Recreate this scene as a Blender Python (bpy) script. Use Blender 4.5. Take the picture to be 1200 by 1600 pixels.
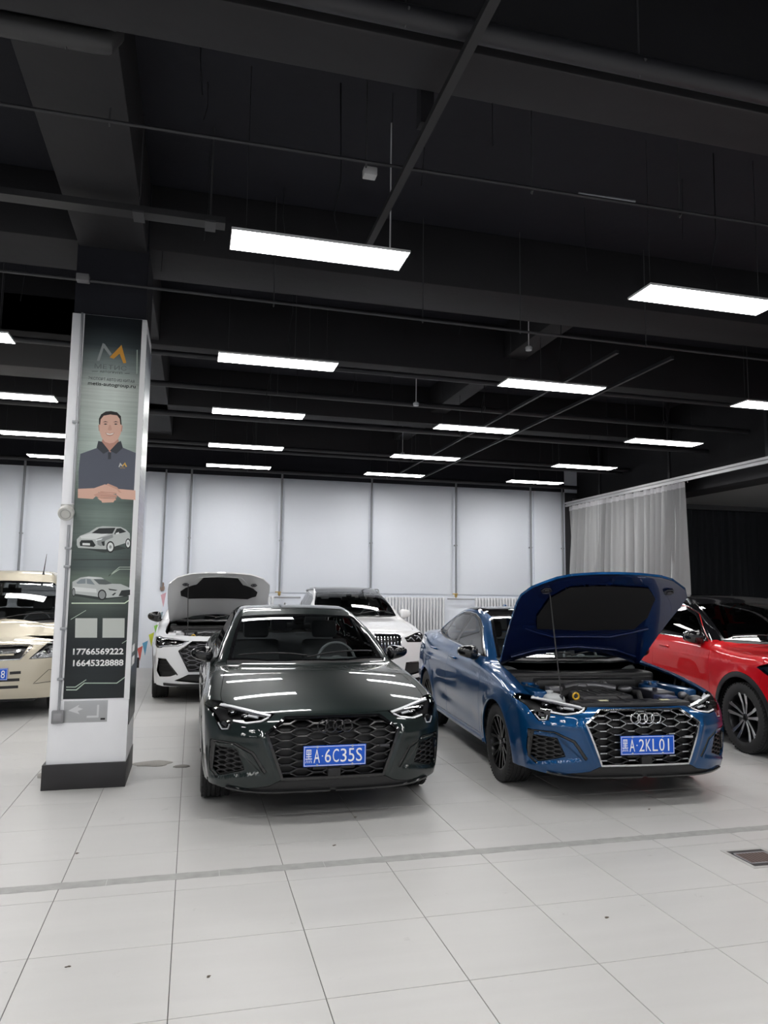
import bpy, bmesh, math, random
import numpy as np
from mathutils import Vector, Matrix
from mathutils.geometry import delaunay_2d_cdt
for _o in list(bpy.data.objects): bpy.data.objects.remove(_o)
SC = bpy.context.scene; COL = SC.collection
# ---------------------------------------------------------------- camera, world, exposure
CAM = bpy.data.cameras.new('camera'); cam = bpy.data.objects.new('camera', CAM); COL.objects.link(cam)
CAM.sensor_fit = 'HORIZONTAL'; CAM.sensor_width = 36; CAM.lens = 1138.78/1200*36; CAM.clip_start = .05; CAM.clip_end = 200
CAM_R = Vector(((0.9676570914128901, -0.25197848658625055, 0.012107672610721617))); CAM_U = Vector(((-0.038410070330604194, -0.09972853147972482, 0.9942730442419203))); CAM_F = Vector(((0.24932793653247864, 0.9625804186178941, 0.10618153209412645)))
cam.matrix_world = Matrix(((CAM_R.x, CAM_U.x, -CAM_F.x, 0), (CAM_R.y, CAM_U.y, -CAM_F.y, 0), (CAM_R.z, CAM_U.z, -CAM_F.z, 1.603), (0, 0, 0, 1)))
SC.camera = cam
world = bpy.data.worlds.new('world'); SC.world = world; world.use_nodes = True
world.node_tree.nodes['Background'].inputs[0].default_value = (.05, .055, .065, 1)
world.node_tree.nodes['Background'].inputs[1].default_value = .15
SC.view_settings.view_transform = 'Standard'; SC.view_settings.look = 'None'; SC.view_settings.gamma = 1
SC.view_settings.use_curve_mapping = False; SC.view_settings.exposure = 0.0
PANEL_POWER = 30.0        # radiance of the LED ceiling panels
PI = math.pi
rnd = random.Random(7)
# ---------------------------------------------------------------- materials
MATS = {}
def mat(name, col=(.5, .5, .5), rough=.5, metal=0., coat=0., spec=.5, emit=0., noise=None, bump=None, aniso=0.):
    if name in MATS: return MATS[name]
    m = bpy.data.materials.new(name); m.use_nodes = True; nt = m.node_tree; b = nt.nodes['Principled BSDF']
    b.inputs['Base Color'].default_value = (*col, 1); b.inputs['Roughness'].default_value = rough; b.inputs['Metallic'].default_value = metal
    b.inputs['Coat Weight'].default_value = coat; b.inputs['Coat Roughness'].default_value = 0; b.inputs['Specular IOR Level'].default_value = spec
    if emit: b.inputs['Emission Color'].default_value = (*col, 1); b.inputs['Emission Strength'].default_value = emit
    if noise or bump:
        tc = nt.nodes.new('ShaderNodeTexCoord')
        if noise:     # (scale, amount, stretch)
            mp = nt.nodes.new('ShaderNodeMapping'); mp.inputs['Scale'].default_value = noise[2]
            n = nt.nodes.new('ShaderNodeTexNoise'); n.inputs['Scale'].default_value = noise[0]; n.inputs['Detail'].default_value = 5
            mr = nt.nodes.new('ShaderNodeMapRange'); mr.inputs['To Min'].default_value = 1-noise[1]; mr.inputs['To Max'].default_value = 1+noise[1]
            mx = nt.nodes.new('ShaderNodeMix'); mx.data_type = 'RGBA'; mx.blend_type = 'MULTIPLY'; mx.inputs['Factor'].default_value = 1
            mx.inputs[6].default_value = (*col, 1)
            nt.links.new(tc.outputs['Object'], mp.inputs['Vector']); nt.links.new(mp.outputs[0], n.inputs['Vector'])
            nt.links.new(n.outputs['Fac'], mr.inputs['Value']); nt.links.new(mr.outputs[0], mx.inputs[7]); nt.links.new(mx.outputs[2], b.inputs['Base Color'])
        if bump:      # (scale, strength, distance)
            n2 = nt.nodes.new('ShaderNodeTexNoise'); n2.inputs['Scale'].default_value = bump[0]; n2.inputs['Detail'].default_value = 3
            bp = nt.nodes.new('ShaderNodeBump'); bp.inputs['Strength'].default_value = bump[1]; bp.inputs['Distance'].default_value = bump[2]
            nt.links.new(tc.outputs['Object'], n2.inputs['Vector']); nt.links.new(n2.outputs['Fac'], bp.inputs['Height']); nt.links.new(bp.outputs[0], b.inputs['Normal'])
    MATS[name] = m; return m
def glass(name, tint, refl=1.0, rough=0.0):
    """thin tinted pane: transparent body colour under a clear Fresnel reflection"""
    if name in MATS: return MATS[name]
    m = bpy.data.materials.new(name); m.use_nodes = True; nt = m.node_tree; nt.nodes.clear()
    o = nt.nodes.new('ShaderNodeOutputMaterial'); mx = nt.nodes.new('ShaderNodeMixShader'); t = nt.nodes.new('ShaderNodeBsdfTransparent')
    g = nt.nodes.new('ShaderNodeBsdfGlossy'); f = nt.nodes.new('ShaderNodeFresnel'); ml = nt.nodes.new('ShaderNodeMath'); ml.operation = 'MULTIPLY'; ml.use_clamp = True
    t.inputs[0].default_value = (*tint, 1); g.inputs['Color'].default_value = (1, 1, 1, 1); g.inputs['Roughness'].default_value = rough
    f.inputs['IOR'].default_value = 1.5; ml.inputs[1].default_value = refl
    nt.links.new(f.outputs[0], ml.inputs[0]); nt.links.new(ml.outputs[0], mx.inputs[0]); nt.links.new(t.outputs[0], mx.inputs[1]); nt.links.new(g.outputs[0], mx.inputs[2]); nt.links.new(mx.outputs[0], o.inputs[0])
    MATS[name] = m; return m
def flake_paint(name, col, metal=.6, rough=.32, coat=1.0):
    m = mat(name, col, rough, metal, coat, spec=.12); m.node_tree.nodes['Principled BSDF'].inputs['Coat IOR'].default_value = 1.55
    return m
BLACK = mat('black_plastic', (.012, .012, .013), .45)
GLOSSB = mat('gloss_black', (.006, .006, .007), .08, coat=.6)
RUBBER = mat('tyre_rubber', (.018, .018, .019), .75)
CHROME = mat('chrome', (.75, .76, .78), .14, 1.)
SATIN = mat('satin_silver', (.55, .56, .58), .28, 1.)
DARKM = mat('dark_metal', (.10, .10, .11), .35, .9)
STEEL = mat('galvanised_steel', (.38, .39, .41), .45, .7)
CABIN = mat('cabin_cloth', (.20, .21, .22), .8)
WHITEP = mat('white_print', (.9, .9, .9), .5)
PLATEB = mat('plate_blue', (.004, .095, .60), .35)
LENS = glass('lamp_lens', (.97, .97, .98), 1.0)
DRL = mat('lamp_guide', (.80, .82, .85), .25, .2)
REFLECT = mat('lamp_reflector', (.6, .6, .63), .12, 1.)
# ---------------------------------------------------------------- object helpers
def tag(o, label=None, cat=None, group=None, kind=None):
    if label: o['label'] = label
    if cat: o['category'] = cat
    if group: o['group'] = group
    if kind: o['kind'] = kind
    return o
def empty(name, loc=(0, 0, 0), rz=0, label=None, cat=None, group=None, kind=None):
    o = bpy.data.objects.new(name, None); COL.objects.link(o); o.location = loc; o.rotation_euler = (0, 0, rz); o.empty_display_size = .2
    return tag(o, label, cat, group, kind)
def put(name, me, m, parent=None, loc=None):
    o = bpy.data.objects.new(name, me); COL.objects.link(o)
    if m is not None and not me.materials: me.materials.append(m)
    if parent: o.parent = parent
    if loc is not None: o.location = loc
    return o
class MB:
    """collects shapes, builds one mesh object"""
    def __init__(s): s.v = []; s.f = []; s.sm = []
    def add(s, v, f, smooth=False, M=None):
        n = len(s.v); 
        for p in v:
            p = Vector(p); s.v.append(tuple(M @ p if M else p))
        s.f += [tuple(i+n for i in q) for q in f]; s.sm += [smooth]*len(f); return s
    def box(s, a, b, M=None, bev=0.):
        (x0, y0, z0), (x1, y1, z1) = a, b
        if bev:
            bm = bmesh.new(); bmesh.ops.create_cube(bm, size=1)
            for v in bm.verts: v.co = Vector(((x0+x1)/2+v.co.x*(x1-x0), (y0+y1)/2+v.co.y*(y1-y0), (z0+z1)/2+v.co.z*(z1-z0)))
            bmesh.ops.bevel(bm, geom=bm.edges[:], offset=bev, segments=2, affect='EDGES', profile=.5)
            bm.verts.index_update(); s.add([v.co.copy() for v in bm.verts], [[v.index for v in f.verts] for f in bm.faces], True, M); bm.free(); return s
        v = [(x0, y0, z0), (x1, y0, z0), (x1, y1, z0), (x0, y1, z0), (x0, y0, z1), (x1, y0, z1), (x1, y1, z1), (x0, y1, z1)]
        return s.add(v, [(0, 3, 2, 1), (4, 5, 6, 7), (0, 1, 5, 4), (1, 2, 6, 5), (2, 3, 7, 6), (3, 0, 4, 7)], False, M)
    def tube(s, pts, r, n=10, closed=False, M=None, cap=True):
        pts = [Vector(p) for p in pts]; N = len(pts); rs = r if isinstance(r, (list, tuple)) else [r]*N
        v = []; f = []; up = None
        for i, p in enumerate(pts):
            a = pts[(i-1) % N] if (closed or i > 0) else p; b = pts[(i+1) % N] if (closed or i < N-1) else p
            t = (b-a).normalized()
            if up is None: up = t.orthogonal().normalized()
            up = (up - t*up.dot(t)); up = up.normalized() if up.length > 1e-6 else t.orthogonal().normalized(); w = t.cross(up)
            for k in range(n): th = 2*PI*k/n; v.append(p+(up*math.cos(th)+w*math.sin(th))*rs[i])
        for i in range(N if closed else N-1):
            for k in range(n): j = (i+1) % N; f.append((i*n+k, i*n+(k+1) % n, j*n+(k+1) % n, j*n+k))
        if cap and not closed: f += [tuple(range(n))[::-1], tuple((N-1)*n+k for k in range(n))]
        return s.add(v, f, True, M)
    def lathe(s, prof, n=48, M=None, axis='x'):
        """profile (axial, radius) round an axis"""
        v = []; f = []; L = len(prof)
        for k in range(n):
            th = 2*PI*k/n; c, q = math.cos(th), math.sin(th)
            for a, r in prof: v.append((a, r*c, r*q) if axis == 'x' else ((r*c, r*q, a) if axis == 'z' else (r*c, a, r*q)))
        for k in range(n):
            for i in range(L-1): j = (k+1) % n; f.append((k*L+i, k*L+i+1, j*L+i+1, j*L+i))
        return s.add(v, f, True, M)
    def prism(s, poly, d0, d1, M=None, plane='xz'):
        """2D polygon extruded; plane xz extrudes along y"""
        n = len(poly)
        def P(a, b, d): return (a, d, b) if plane == 'xz' else ((a, b, d) if plane == 'xy' else (d, a, b))
        v = [P(a, b, d0) for a, b in poly]+[P(a, b, d1) for a, b in poly]
        f = [tuple(range(n))[::-1], tuple(range(n, 2*n))]+[(i, (i+1) % n, n+(i+1) % n, n+i) for i in range(n)]
        return s.add(v, f, False, M)
    def blob(s, c, r, e=2.5, n=20, M=None, fn=None):
        """superellipsoid"""
        v = []; f = []; m = n//2
        def sp(a, q): return math.copysign(abs(a)**(2/q), a)
        for i in range(m+1):
            ph = -PI/2+PI*i/m
            for k in range(n):
                th = 2*PI*k/n; p = Vector((sp(math.cos(ph), e)*sp(math.cos(th), e), sp(math.cos(ph), e)*sp(math.sin(th), e), sp(math.sin(ph), e)))
                if fn: p = fn(p)
                v.append(Vector(c)+Vector((p.x*r[0], p.y*r[1], p.z*r[2])))
        for i in range(m):
            for k in range(n): f.append((i*n+k, i*n+(k+1) % n, (i+1)*n+(k+1) % n, (i+1)*n+k))
        return s.add(v, f, True, M)
    def mesh(s, name):
        me = bpy.data.meshes.new(name); me.from_pydata(s.v, [], s.f)
        me.polygons.foreach_set('use_smooth', s.sm); me.update(); return me
    def build(s, name, m, parent=None, sharp=35, loc=None):
        me = s.mesh(name); me.materials.append(m)
        if any(s.sm): me.set_sharp_from_angle(angle=math.radians(sharp))
        return put(name, me, m, parent, loc)
def ngon(name, poly, d, m, parent, t=.0006, plane='xz'):
    return MB().prism(poly, d, d-t, None, plane).build(name, m, parent)
_dg = None
def text_mesh(body, w, h, depth=.001, keep=False, bold=0.):
    cu = bpy.data.curves.new('text', 'FONT'); cu.body = body; cu.size = 1; cu.resolution_u = 3; cu.offset = bold
    o = bpy.data.objects.new('text', cu); COL.objects.link(o); bpy.context.view_layer.update()
    me = bpy.data.meshes.new_from_object(o.evaluated_get(bpy.context.evaluated_depsgraph_get())); bpy.data.objects.remove(o)
    co = np.array([v.co for v in me.vertices]) if len(me.vertices) else np.zeros((1, 3)); lo, hi = co.min(0), co.max(0); sz = np.maximum(hi-lo, 1e-5)
    sx, sy = w/sz[0], h/sz[1]
    if keep: sx = sy = min(sx, sy)
    # centred, standing in the xz plane, facing -y
    for v in me.vertices: v.co = Vector(((v.co.x-(lo[0]+hi[0])/2)*sx, 0, (v.co.y-(lo[1]+hi[1])/2)*sy))
    bm = bmesh.new(); bm.from_mesh(me); r = bmesh.ops.extrude_face_region(bm, geom=bm.faces[:])
    for g in r['geom']:
        if isinstance(g, bmesh.types.BMVert): g.co.y -= depth
    bmesh.ops.recalc_face_normals(bm, faces=bm.faces[:]); bm.to_mesh(me); bm.free(); me.materials.clear(); return me
def text(name, body, x, z, y, w, h, m, parent, keep=False, depth=.001, bold=0.):
    return put(name, text_mesh(body, w, h, depth, keep, bold), m, parent, (x, y, z))

# ---------------------------------------------------------------- smooth body maths
def smax(a, b, k):
    h = np.minimum(np.maximum(.5 + .5*(a-b)/k, 0), 1)
    return b*(1-h) + a*h + k*h*(1-h)
def smin(a, b, k): return -smax(-a, -b, k)
def sstep(x, a, b):
    t = np.minimum(np.maximum((x-a)/(b-a), 0), 1); return t*t*(3-2*t)
def curve(*pts):
    """smooth shape-preserving curve through the points (monotone cubic)"""
    P = np.array(pts, float); x, y = P[:, 0], P[:, 1]; h = np.diff(x); d = np.diff(y)/h
    m = np.zeros(len(x)); m[0], m[-1] = d[0], d[-1]
    for i in range(1, len(x)-1):
        if d[i-1]*d[i] > 0:
            w1, w2 = 2*h[i]+h[i-1], h[i]+2*h[i-1]
            m[i] = (w1+w2)/(w1/d[i-1]+w2/d[i])
    q = np.linspace(x[0], x[-1], 12000); i = np.clip(np.searchsorted(x, q)-1, 0, len(x)-2); t = (q-x[i])/h[i]
    tab = (2*t**3-3*t**2+1)*y[i] + (t**3-2*t**2+t)*h[i]*m[i] + (3*t**2-2*t**3)*y[i+1] + (t**3-t**2)*h[i]*m[i+1]
    sg = min(.05, .35*float(np.median(h))); dq = q[1]-q[0]; r = max(1, int(3*sg/dq)); g = np.exp(-.5*(np.arange(-r, r+1)*dq/sg)**2); g /= g.sum()   # round the knots off
    lo = tab[0]-(tab[1]-tab[0])*np.arange(r, 0, -1); hi = tab[-1]+(tab[-1]-tab[-2])*np.arange(1, r+1); tab = np.convolve(np.concatenate([lo, tab, hi]), g, 'valid')
    return lambda v: np.interp(v, q, tab)

class Shape:
    """car body as one smooth solid: x lateral, y from nose to tail, z up"""
    def __init__(s, **k): s.__dict__.update(k)
    def f(s, P):
        X, Y, Z = np.abs(P[..., 0]), P[..., 1], P[..., 2]
        w = s.w(Y) + s.wz(Z)
        for yc in (s.ya, s.yb):
            r = np.hypot(Y-yc, Z-s.rz)
            w = w + s.flare*np.exp(-((r-s.arch)/.07)**2)*(Z > .2)
        if s.swage:
            zl = s.swz(Y); w = w - s.swage*sstep(Z, zl-.02, zl+.03)*sstep(Y, .4, .9)*(1-sstep(Y, s.L-.5, s.L-.1)) 
        if s.dent: w = w - s.dent*np.exp(-((Z-s.dentz(Y))/.07)**2)*sstep(Y, s.ya+.45, s.ya+.8)*(1-sstep(Y, s.yb-.75, s.yb-.4))
        top = s.top(Y) - s.tc(Y)*X**2.2
        if s.dome: 
            xc = s.domex(Y); top = top + s.dome*(1-sstep(X, xc-.05, xc+.07))*sstep(Y, .12, .5)*(1-sstep(Y, s.ywb, s.ywb+.2))
        fr = s.fz(Z) + s.fc*X**2 + s.fc2*np.maximum(0, X-s.fx)**2
        if s.fbump is not None: fr = fr + s.fbump(X, Z)
        re = s.rzc(Z) - s.rc*X**2 - s.rc2*np.maximum(0, X-.55)**2
        a = smax(X-w, Z-top, s.kr)
        a = smax(a, fr-Y, s.kf)
        a = smax(a, Y-re, .12)
        yy = Y - s.gbow*X**2*(1-sstep(Y, s.ywb+1.2, s.ywb+2)) + s.gbow2*X**2*sstep(Y, s.L-1.6, s.L-.9)
        gt = s.gtop(yy) - s.gc*X**2
        g = smax(X - s.gw(Z) - s.gy(Y), Z-gt, s.kg)
        return smin(a, g, s.kb)
    def normal(s, P):
        e = 1.5e-3; n = np.zeros_like(P)
        for i in range(3):
            d = np.zeros(3); d[i] = e
            n[..., i] = s.f(P+d)-s.f(P-d)
        return n/np.maximum(1e-12, np.linalg.norm(n, axis=-1, keepdims=True))
    def hit(s, O, D, t1, t0=0., n=64):
        """first crossing coming from outside (t1) back towards t0"""
        O = np.broadcast_to(O, D.shape); T = np.linspace(t1, t0, n); N = len(D); lo = np.full(N, t0); hi = np.full(N, t1)
        for c in range(0, N, 4000):
            o, d = O[c:c+4000], D[c:c+4000]; ins = s.f(o[None]+d[None]*T[:, None, None]) < 0
            k = np.argmax(ins, 0); ok = ins.any(0); lo[c:c+4000] = np.where(ok, T[k], t0); hi[c:c+4000] = np.where(ok, T[np.maximum(k-1, 0)], t0)
        for _ in range(13):
            m = (lo+hi)/2; ins = s.f(O+D*m[:, None]) < 0
            lo = np.where(ins, m, lo); hi = np.where(ins, hi, m)
        return O + D*((lo+hi)/2)[:, None]
    # view projections: pts are 2D
    def on(s, view, pts):
        p = np.array(pts, float); n = len(p)
        if view == 'f': O = np.stack([p[:, 0], np.full(n, -1.), p[:, 1]], 1); D = np.tile([0, -1., 0], (n, 1)); return s.hit(O+[0, 3.4, 0], D, 3.4)
        if view == 'r': O = np.stack([p[:, 0], np.full(n, s.L-2.2), p[:, 1]], 1); D = np.tile([0, 1., 0], (n, 1)); return s.hit(O, D, 3.)
        if view == 't': O = np.stack([p[:, 0], p[:, 1], np.full(n, .4)], 1); D = np.tile([0, 0, 1.], (n, 1)); return s.hit(O, D, 1.9)
        if view == 's': O = np.stack([np.full(n, .0), p[:, 0], p[:, 1]], 1); D = np.tile([1., 0, 0], (n, 1)); return s.hit(O, D, 1.3)
    def onmix(s, L):
        """list of (view, a, b) -> points, one batch per view"""
        R = np.zeros((len(L), 3))
        for v in 'frts':
            k = [i for i, q in enumerate(L) if q[0] == v]
            if k: R[k] = s.on(v, [L[i][1:] for i in k])
        return R
    def to_par(s, P):
        ys = np.clip(P[:, 1], s.s0, s.s1); v = np.stack([P[:, 0], P[:, 1]-ys], 1); h = np.hypot(v[:, 0], v[:, 1])
        phi = np.arctan2(P[:, 2]-s.z0, h); r = (np.pi/2-phi)
        u = v/np.maximum(h, 1e-9)[:, None]
        return np.stack([u[:, 0]*r, ys+u[:, 1]*r], 1)
    def from_par(s, Q):
        ys = np.clip(Q[:, 1], s.s0, s.s1); v = np.stack([Q[:, 0], Q[:, 1]-ys], 1); r = np.hypot(v[:, 0], v[:, 1]); u = v/np.maximum(r, 1e-9)[:, None]
        D = np.stack([u[:, 0]*np.sin(r), u[:, 1]*np.sin(r), np.cos(r)], 1)
        return s.hit(np.stack([0*ys, ys, 0*ys+s.z0], 1), D, 2.2, n=40)

def a3_nose(X, Z):
    def ld(ax, az, bx, bz): L = np.hypot(bx-ax, bz-az); return ((bx-ax)*(Z-az)-(bz-az)*(X-ax))/L
    d = np.minimum(np.minimum(ld(.49, .350, .675, .540)*-1, ld(.675, .537, .84, .537)*-1), np.minimum(ld(.49, .345, .80, .283), .842-X))
    rec = .022*sstep(d, 0, .018)
    e = -ld(.355, .31, .468, .612)
    return rec - .011*np.exp(-((e-.038)/.020)**2)*sstep(Z, .27, .34)*(1-sstep(Z, .58, .68)) - .006*np.exp(-((Z-.585)/.018)**2)*sstep(X, .46, .52)*(1-sstep(X, .74, .82))
A3 = Shape(L=4.495, ya=.88, yb=3.516, rz=.325, arch=.36, flare=.014,
    w=curve((0, .80), (.3, .868), (.6, .893), (.9, .900), (1.6, .893), (2.6, .893), (3.5, .897), (4.0, .862), (4.5, .77)),
    wz=curve((.15, -.06), (.25, -.03), (.45, -.004), (.62, .004), (.75, .0), (.9, -.022), (1.0, -.05), (1.15, -.12)),
    swage=.010, swz=curve((0, .78), (4.5, .86)), dent=.014, dentz=curve((1, .42), (3, .5)),
    top=curve((-.3, .60), (0, .685), (.1, .730), (.3, .806), (.6, .878), (.9, .926), (1.2, .955), (1.5, .975), (2.5, 1.0), (3.4, 1.05), (3.9, 1.095), (4.3, 1.105), (4.45, 1.09), (4.6, 1.07)),
    tc=curve((0, .09), (.5, .085), (1.2, .06), (2, .03), (4.5, .06)),
    dome=0, domex=curve((0, .40), (.5, .50), (1.3, .64)), ywb=1.2,
    fz=curve((.1, .10), (.2, .045), (.26, .015), (.33, .0), (.5, -.005), (.62, .012), (.70, .05), (.76, .11), (.9, .25)), fc=.10, fc2=1.15, fx=.42, fbump=a3_nose,
    rzc=curve((.1, 4.36), (.3, 4.46), (.6, 4.495), (.9, 4.47), (1.05, 4.44), (1.2, 4.40)), rc=.10, rc2=.9,
    kr=.07, kf=.05,
    gtop=curve((-3, -3.), (.0, -.4), (.4, .2), (.9, .80), (1.15, .925), (1.5, 1.125), (1.8, 1.275), (2.0, 1.355), (2.25, 1.415), (2.55, 1.437), (2.9, 1.43), (3.2, 1.385), (3.5, 1.30), (3.9, 1.16), (4.2, 1.03), (4.4, .95), (4.6, -.5), (6, -3)),
    gc=.05, gbow=.30, gbow2=.12, gw=curve((.8, .84), (.95, .80), (1.1, .735), (1.25, .655), (1.38, .575), (1.5, .5)),
    gy=curve((1.0, -.03), (1.8, 0), (2.8, 0), (3.5, -.05), (4.3, -.14)), kg=.07, kb=.035, s0=1.0, s1=3.3, z0=.30)

# ---------------------------------------------------------------- panelled car bodies
def pip(P, poly):
    x, y = P[:, 0], P[:, 1]; c = np.zeros(len(P), bool); px, py = poly[:, 0], poly[:, 1]; qx, qy = np.roll(px, 1), np.roll(py, 1)
    for a, b, c_, d in zip(px, py, qx, qy):
        if b == d: continue
        c ^= ((b > y) != (d > y)) & (x < (c_-a)*(y-b)/(d-b)+a)
    return c
class Body:
    def __init__(s, shape, outline, polys, fine=.02, coarse=.036, yfine=1.0, upper=None):
        """polys: ordered list (label, [(view, a, b), ...]); first match wins"""
        s.S = shape; s.co = {}
        CU = s.curves([outline]+[pl for _, pl in polys]); out = CU[0]; out[0, 0] = out[-1, 0] = 0
        yy = np.linspace(out[-1, 1], out[0, 1], 60)[1:-1]
        out = np.vstack([out, np.stack([0*yy, yy], 1)])
        P = [out]; E = []; n = len(out); E += [(i, (i+1) % n) for i in range(n)]; s.poly = []
        for (lab, pl), q in zip(polys, CU[1:]):
            k = n; m = len(q); P.append(q); n += m
            E += [(k+i, k+(i+1) % m) for i in range(m)]; s.poly.append((lab, q))
        B = np.vstack(P); lo, hi = out.min(0), out.max(0)
        G = []
        for (y0, y1, h) in ((lo[1], yfine, fine), (yfine, hi[1], coarse)):
            ys = np.arange(y0+h/2, y1, h*.87)
            for j, y in enumerate(ys): G.append(np.stack([np.arange(h*(.5 if j % 2 else 0)+.01, hi[0], h), 0*np.arange(h*(.5 if j % 2 else 0)+.01, hi[0], h)+y], 1))
        G = np.vstack(G); G = G[pip(G, out)]
        d = np.full(len(G), 9.)
        for i in range(0, len(B), 200): d = np.minimum(d, np.sqrt(((G[:, None]-B[None, i:i+200])**2).sum(-1)).min(1))
        G = G[d > np.where(G[:, 1] < yfine, fine, coarse)*.5]
        A = np.vstack([B, G])
        v, e, f, *_ = delaunay_2d_cdt([Vector(p) for p in A], E, [], 0, 1e-5)
        Q = np.array([(p.x, p.y) for p in v]); T = np.array([t for t in f if len(t) == 3])
        C = Q[T].mean(1); k = pip(C, out); T = T[k]; C = C[k]
        lab = np.full(len(T), -1); s.names = []
        for l, q in s.poly:
            if l not in s.names: s.names.append(l)
            m = (lab < 0) & pip(C, q); lab[m] = s.names.index(l)
        s.T = T; s.lab = lab; s.upper = upper; Q[Q[:, 0] < 1e-4, 0] = 0
        s.V = shape.from_par(Q); s.V[Q[:, 0] == 0, 0] = 0; s.N = shape.normal(s.V)
        if upper: s.names.append('upper'); s.lab[(s.lab < 0) & (s.V[s.T].mean(1)[:, 2] > upper)] = len(s.names)-1
    def samples(s, pl, closed=True, step=.022):
        pts = []; n = len(pl)
        for i in range(n if closed else n-1):
            (va, a, b), (vb, c, d) = pl[i], pl[(i+1) % n]
            if va == vb: k = max(1, int(math.hypot(c-a, d-b)/step)); pts += [(va, a+(c-a)*j/k, b+(d-b)*j/k) for j in range(k)]
            else: pts += [(va, a, b)]
        if not closed: pts.append(pl[-1])
        return pts
    def curves(s, pls):
        """all outlines at once; joins between different views are interpolated in the parameter plane"""
        S_ = [s.samples(pl, i > 0) for i, pl in enumerate(pls)]; flat = [q for L in S_ for q in L]
        Q = s.S.to_par(s.S.onmix(flat)); out = []; k = 0
        for i, L in enumerate(S_):
            q = Q[k:k+len(L)]; k += len(L); r = []; n = len(L)
            for j in range(n):
                r.append(q[j][None]); m = (j+1) % n
                if (j < n-1 or i > 0) and L[j][0] != L[m][0]:
                    c = int(np.hypot(*(q[m]-q[j]))/.02)
                    if c > 1: t = (np.arange(1, c)/c)[:, None]; r.append(q[j]*(1-t)+q[m]*t)
            out.append(np.vstack(r))
        return out
    def panel(s, name, labs, m, parent, side=0, off=0., gap=.0022, skirt=.012, skirt0=0., faces=True, xf=None):
        """side 0: both halves merged; 1 / -1: one side only. off pushes it inwards"""
        ids = [(-1 if l is None else s.names.index(l)) for l in labs if l is None or l in s.names]
        T = s.T[np.isin(s.lab, ids)]
        if not len(T): return None
        u, inv = np.unique(T, return_inverse=True); T = inv.reshape(-1, 3); V = s.V[u].copy(); N = s.N[u].copy()
        mid = V[:, 0] == 0
        E = np.vstack([T[:, [0, 1]], T[:, [1, 2]], T[:, [2, 0]]]); K = np.sort(E, 1); key = K[:, 0]*len(V)+K[:, 1]
        uk, idx, cnt = np.unique(key, return_index=True, return_counts=True); BE = E[idx[cnt == 1]]
        BE = BE[~(mid[BE[:, 0]] & mid[BE[:, 1]])] if side == 0 else BE
        bv = np.unique(BE); sh = np.zeros_like(V)
        C = V[T].mean(1)
        for i in range(3): np.add.at(sh, T[:, i], C-V[T[:, i]])
        sh -= (sh*N).sum(1)[:, None]*N; sh /= np.maximum(1e-9, np.linalg.norm(sh, axis=1))[:, None]
        if side == 0: sh[mid, 0] = 0
        isb = np.zeros(len(V), bool); isb[bv] = True; V[isb] += sh[isb]*gap
        V -= N*off
        vs = [V]; ns = [N]; fs = [T] if faces else []
        if skirt:
            mp = np.full(len(V), -1); mp[bv] = np.arange(len(bv)); n0 = len(V)
            vs += [V[bv]-N[bv]*skirt0, V[bv]-N[bv]*skirt]; ns += [-sh[bv], -sh[bv]]
            a, b = mp[BE[:, 0]]+n0, mp[BE[:, 1]]+n0; k = len(bv)
            fs += [np.stack([b, a, a+k], 1), np.stack([b, a+k, b+k], 1)]
        V = np.vstack(vs); N = np.vstack(ns); F = np.vstack(fs)
        if side == 0:
            n = len(V); on = (V[:, 0] == 0); mi = np.where(on, np.arange(n), 0); r = np.where(~on)[0]; mi[r] = n+np.arange(len(r))
            F = np.vstack([F, mi[F][:, ::-1]]); V = np.vstack([V, V[r]*[-1, 1, 1]]); N = np.vstack([N, N[r]*[-1, 1, 1]])
        elif side < 0: V = V*[-1, 1, 1]; N = N*[-1, 1, 1]; F = F[:, ::-1]
        if xf is not None: R, t0 = xf; V = (V-t0)@R.T+t0; N = N@R.T
        me = bpy.data.meshes.new(name); me.from_pydata(V.tolist(), [], F.tolist()); me.polygons.foreach_set('use_smooth', [True]*len(F))
        me.normals_split_custom_set_from_vertices(N.tolist()); me.update()
        return put(name, me, m, parent)
    def both(s, name, labs, m, parent, **k): return [s.panel(name, labs, m, parent, side=q, **k) for q in (-1, 1)]
    def path(s, pl, closed=False, step=.02):
        """3D points and normals of an authored line (x>=0)"""
        P = s.S.onmix(s.samples(pl, closed, step)); return P, s.S.normal(P)
    def strip(s, name, pl, w, t, m, parent, side=1, off=0., closed=False, step=.02):
        """flat bar lying on the skin; side 0 = runs over the centre line mirrored"""
        P, N = s.path(pl, closed, step); n = len(P)
        Tn = (np.roll(P, -1, 0)-np.roll(P, 1, 0))
        if not closed: Tn[0] = P[1]-P[0]; Tn[-1] = P[-1]-P[-2]
        Tn /= np.maximum(1e-9, np.linalg.norm(Tn, axis=1))[:, None]; B = np.cross(N, Tn); B /= np.linalg.norm(B, axis=1)[:, None]
        mb = MB()
        for sg in ((1, -1) if side == 0 else (side,)):
            V = np.vstack([P+B*w/2+N*off, P+B*w*.42+N*(off+t), P-B*w*.42+N*(off+t), P-B*w/2+N*off])*[sg, 1, 1]
            f = []
            for i in range(n if closed else n-1):
                j = (i+1) % n
                for q in range(3): f.append((q*n+i, q*n+j, (q+1)*n+j, (q+1)*n+i) if sg < 0 else (q*n+j, q*n+i, (q+1)*n+i, (q+1)*n+j))
            if not closed: f += [(0, n, 2*n, 3*n), (n-1, 4*n-1, 3*n-1, 2*n-1)]
            mb.add(V.tolist(), f, True)
        return mb.build(name, m, parent, 40)
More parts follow.
